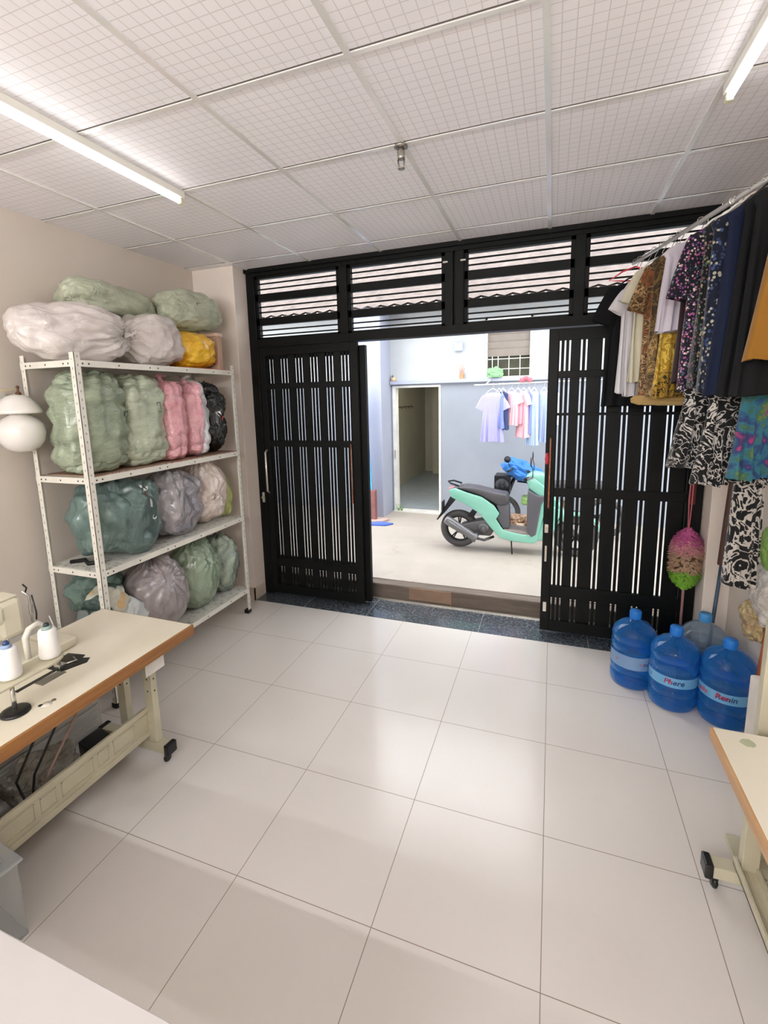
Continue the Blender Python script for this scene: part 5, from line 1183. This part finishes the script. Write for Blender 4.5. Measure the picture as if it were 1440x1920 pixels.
b = MB(); b.prism(sp_([(-1.06, .20), (-1.0, .30), (-.853, .351), (-.69, .394), (-.607, .27), (-.65, .19), (-.79, .19)]), YC-.12, YC+.06, 'y', bev=.02); b.lathe([(0, 0), (.06, 0), (.065, .02), (.03, .03), (0, .03)], (-.73, YC-.12, ZG+.28), 20, Matrix.Rotation(PI/2, 4, 'X')); b.build('engine', M_eng, SC)
b = MB(); b.prism(sp_([(-.86, .38), (-.78, .52), (-.83, .54), (-.93, .40)]), YC-.08, YC+.08, 'y', bev=.01); b.build('shock_absorber', M_rim, SC)
b = MB(); b.prism(sp_([(-1.137, .62), (-1.06, .60), (-1.10, .55), (-1.18, .45), (-1.29, .325), (-1.30, .335), (-1.2, .50)]), YC-.06, YC+.06, 'y', bev=.006); b.build('rear_mudguard', M_rim, SC)
b = MB(); b.box(-1.235, -1.225, YC-.07, YC+.07, ZG+.44, ZG+.56, bev=.002); b.build('number_plate', mat('plate_dark', '#3a3b40', .5), SC)
b = MB(); b.prism(sp_([(-1.15, .735), (-1.10, .63), (-1.07, .66), (-1.09, .735)]), YC-.09, YC+.09, 'y', bev=.012); b.build('tail_light', mat('red_lens', '#c8737a', .2, coat=.5), SC)
b = MB(); b.tube([(-1.02, YC-.10, ZG+.765), (-1.12, YC-.10, ZG+.795), (-1.165, YC, ZG+.80), (-1.12, YC+.10, ZG+.795), (-1.02, YC+.10, ZG+.765)], .011, 8); b.build('grab_rail', M_rim, SC)
b = MB(); b.torus((.27, YC, ZG+.23), .262, .02, 'y', 40, 8, 3.5)
b = MB(); b.prism([(.27+.27*math.cos(a), ZG+.23+.27*math.sin(a)) for a in [PI*(.1+.9*k/12) for k in range(13)]]+[(.27+.245*math.cos(a), ZG+.23+.245*math.sin(a)) for a in [PI*(1-.9*k/12) for k in range(13)]], YC-.06, YC+.06, 'y', bev=.004); b.build('front_mudguard', M_mint, SC)
b = MB(); b.tube([(-.06, YC, ZG+.70), (.27, YC-.06, ZG+.23)], .016, 8); b.tube([(-.06, YC, ZG+.70), (.27, YC+.06, ZG+.23)], .016, 8); b.build('fork', M_gp, SC)
b = MB(); b.tube([(-.42, YC-.08, ZG+.16), (-.40, YC-.16, ZG+.01)], .008, 6); b.build('side_stand', M_rim, SC)

# second motorbike with a blue cover, half hidden behind the scooter
MBk = thing('motorbike', 'older motorbike under a crumpled blue cover behind the mint scooter', 'motorbike', (-.3, 3.15, ZG))
YC2 = YC; YC = 3.15
b = MB(); b.torus((-.62, YC, ZG+.26), .22, .03, 'y', 40, 10); b.torus((-.62, YC, ZG+.26), .19, .008, 'y', 32, 6); b.cyl((-.62, YC-.05, ZG+.26), (-.62, YC+.05, ZG+.26), .03, 12)
for k in range(12):
    a = 2*PI*k/12; b.tube([(-.62, YC, ZG+.26), (-.62+.2*math.cos(a), YC, ZG+.26+.2*math.sin(a))], .002, 4)
b.build('front_wheel', M_tyre, MBk)
b = MB(); b.torus((.62, YC, ZG+.26), .22, .035, 'y', 40, 10); b.cyl((.62, YC-.05, ZG+.26), (.62, YC+.05, ZG+.26), .06, 12); b.build('rear_wheel', M_tyre, MBk)
b = MB(); b.tube([(-.62, YC, ZG+.26), (-.42, YC, ZG+.85)], .022, 8); b.tube([(-.42, YC, ZG+.8), (.1, YC, ZG+.35), (.62, YC, ZG+.26)], .025, 8); b.tube([(-.42, YC, ZG+.7), (.3, YC, ZG+.62), (.7, YC, ZG+.66)], .022, 8); b.build('frame', M_rim, MBk)
b = MB(); b.box(-.12, .22, YC-.1, YC+.1, ZG+.2, ZG+.45, bev=.03); b.build('engine', mat('brown_engine', '#6e5444', .5, .3, var=.4, vscale=18), MBk)
b = MB(); b.box(-.36, -.02, YC-.12, YC+.1, ZG+.40, ZG+.50, bev=.02); b.build('green_panel', mat('green_panel', '#7fa05a', .4, var=.3, vscale=14), MBk)
b = MB(); b.prism([(-.1, ZG+.62), (.75, ZG+.66), (.72, ZG+.72), (.3, ZG+.72), (-.08, ZG+.70)], YC-.11, YC+.11, 'y', bev=.02); b.build('seat', M_seat, MBk)
b = MB(); b.tube([(-.52, YC-.28, ZG+.86), (-.44, YC-.12, ZG+.9), (-.44, YC+.12, ZG+.9), (-.52, YC+.28, ZG+.86)], .012, 8); b.build('handlebar', M_rim, MBk)
b = MB(); b.torus((-.535, YC-.2, ZG+1.0), .036, .006, 'y', 24, 6); b.lathe([(0, 0), (.034, 0), (.034, .006), (0, .008)], (-.535, YC-.2, ZG+1.0), 18, Matrix.Rotation(PI/2, 4, 'X')); b.tube([(-.5, YC-.2, ZG+.9), (-.525, YC-.2, ZG+.965)], .004, 6); b.build('mirror', M_rim, MBk)
b = MB(); b.box(-.70, -.50, YC-.16, YC+.12, ZG+.55, ZG+.78, bev=.01); b.lathe([(0, 0), (.09, 0), (.085, .012), (0, .014)], (-.60, YC-.162, ZG+.66), 20, Matrix.Rotation(PI/2, 4, 'X')); b.build('front_basket', M_rim, MBk)
YC = YC2
bag('blue_cover', 'crumpled bright blue cover draped over the handlebar of the motorbike', 'cover', (-.37, 3.10, ZG+.83), (.24, .14, .10), cloth('bright_blue_nylon', '#2f74c0', .45, bump=.5), None, (.8, .8), (0, .38, 0), 95, .06)
bag('rag_heap', 'brown and cream rags piled on the ground behind the scooter floorboard', 'rags', (-.33, 2.85, ZG+.12), (.17, .12, .14), cloth('brown_rags', '#8a6a50', pat='tiedye', cols=('#4a3426', '#8a6a50', '#c9b8a4'), scale=6), None, (.8, .8), (0, 0, 0), 97, .06, floor_z=ZG)
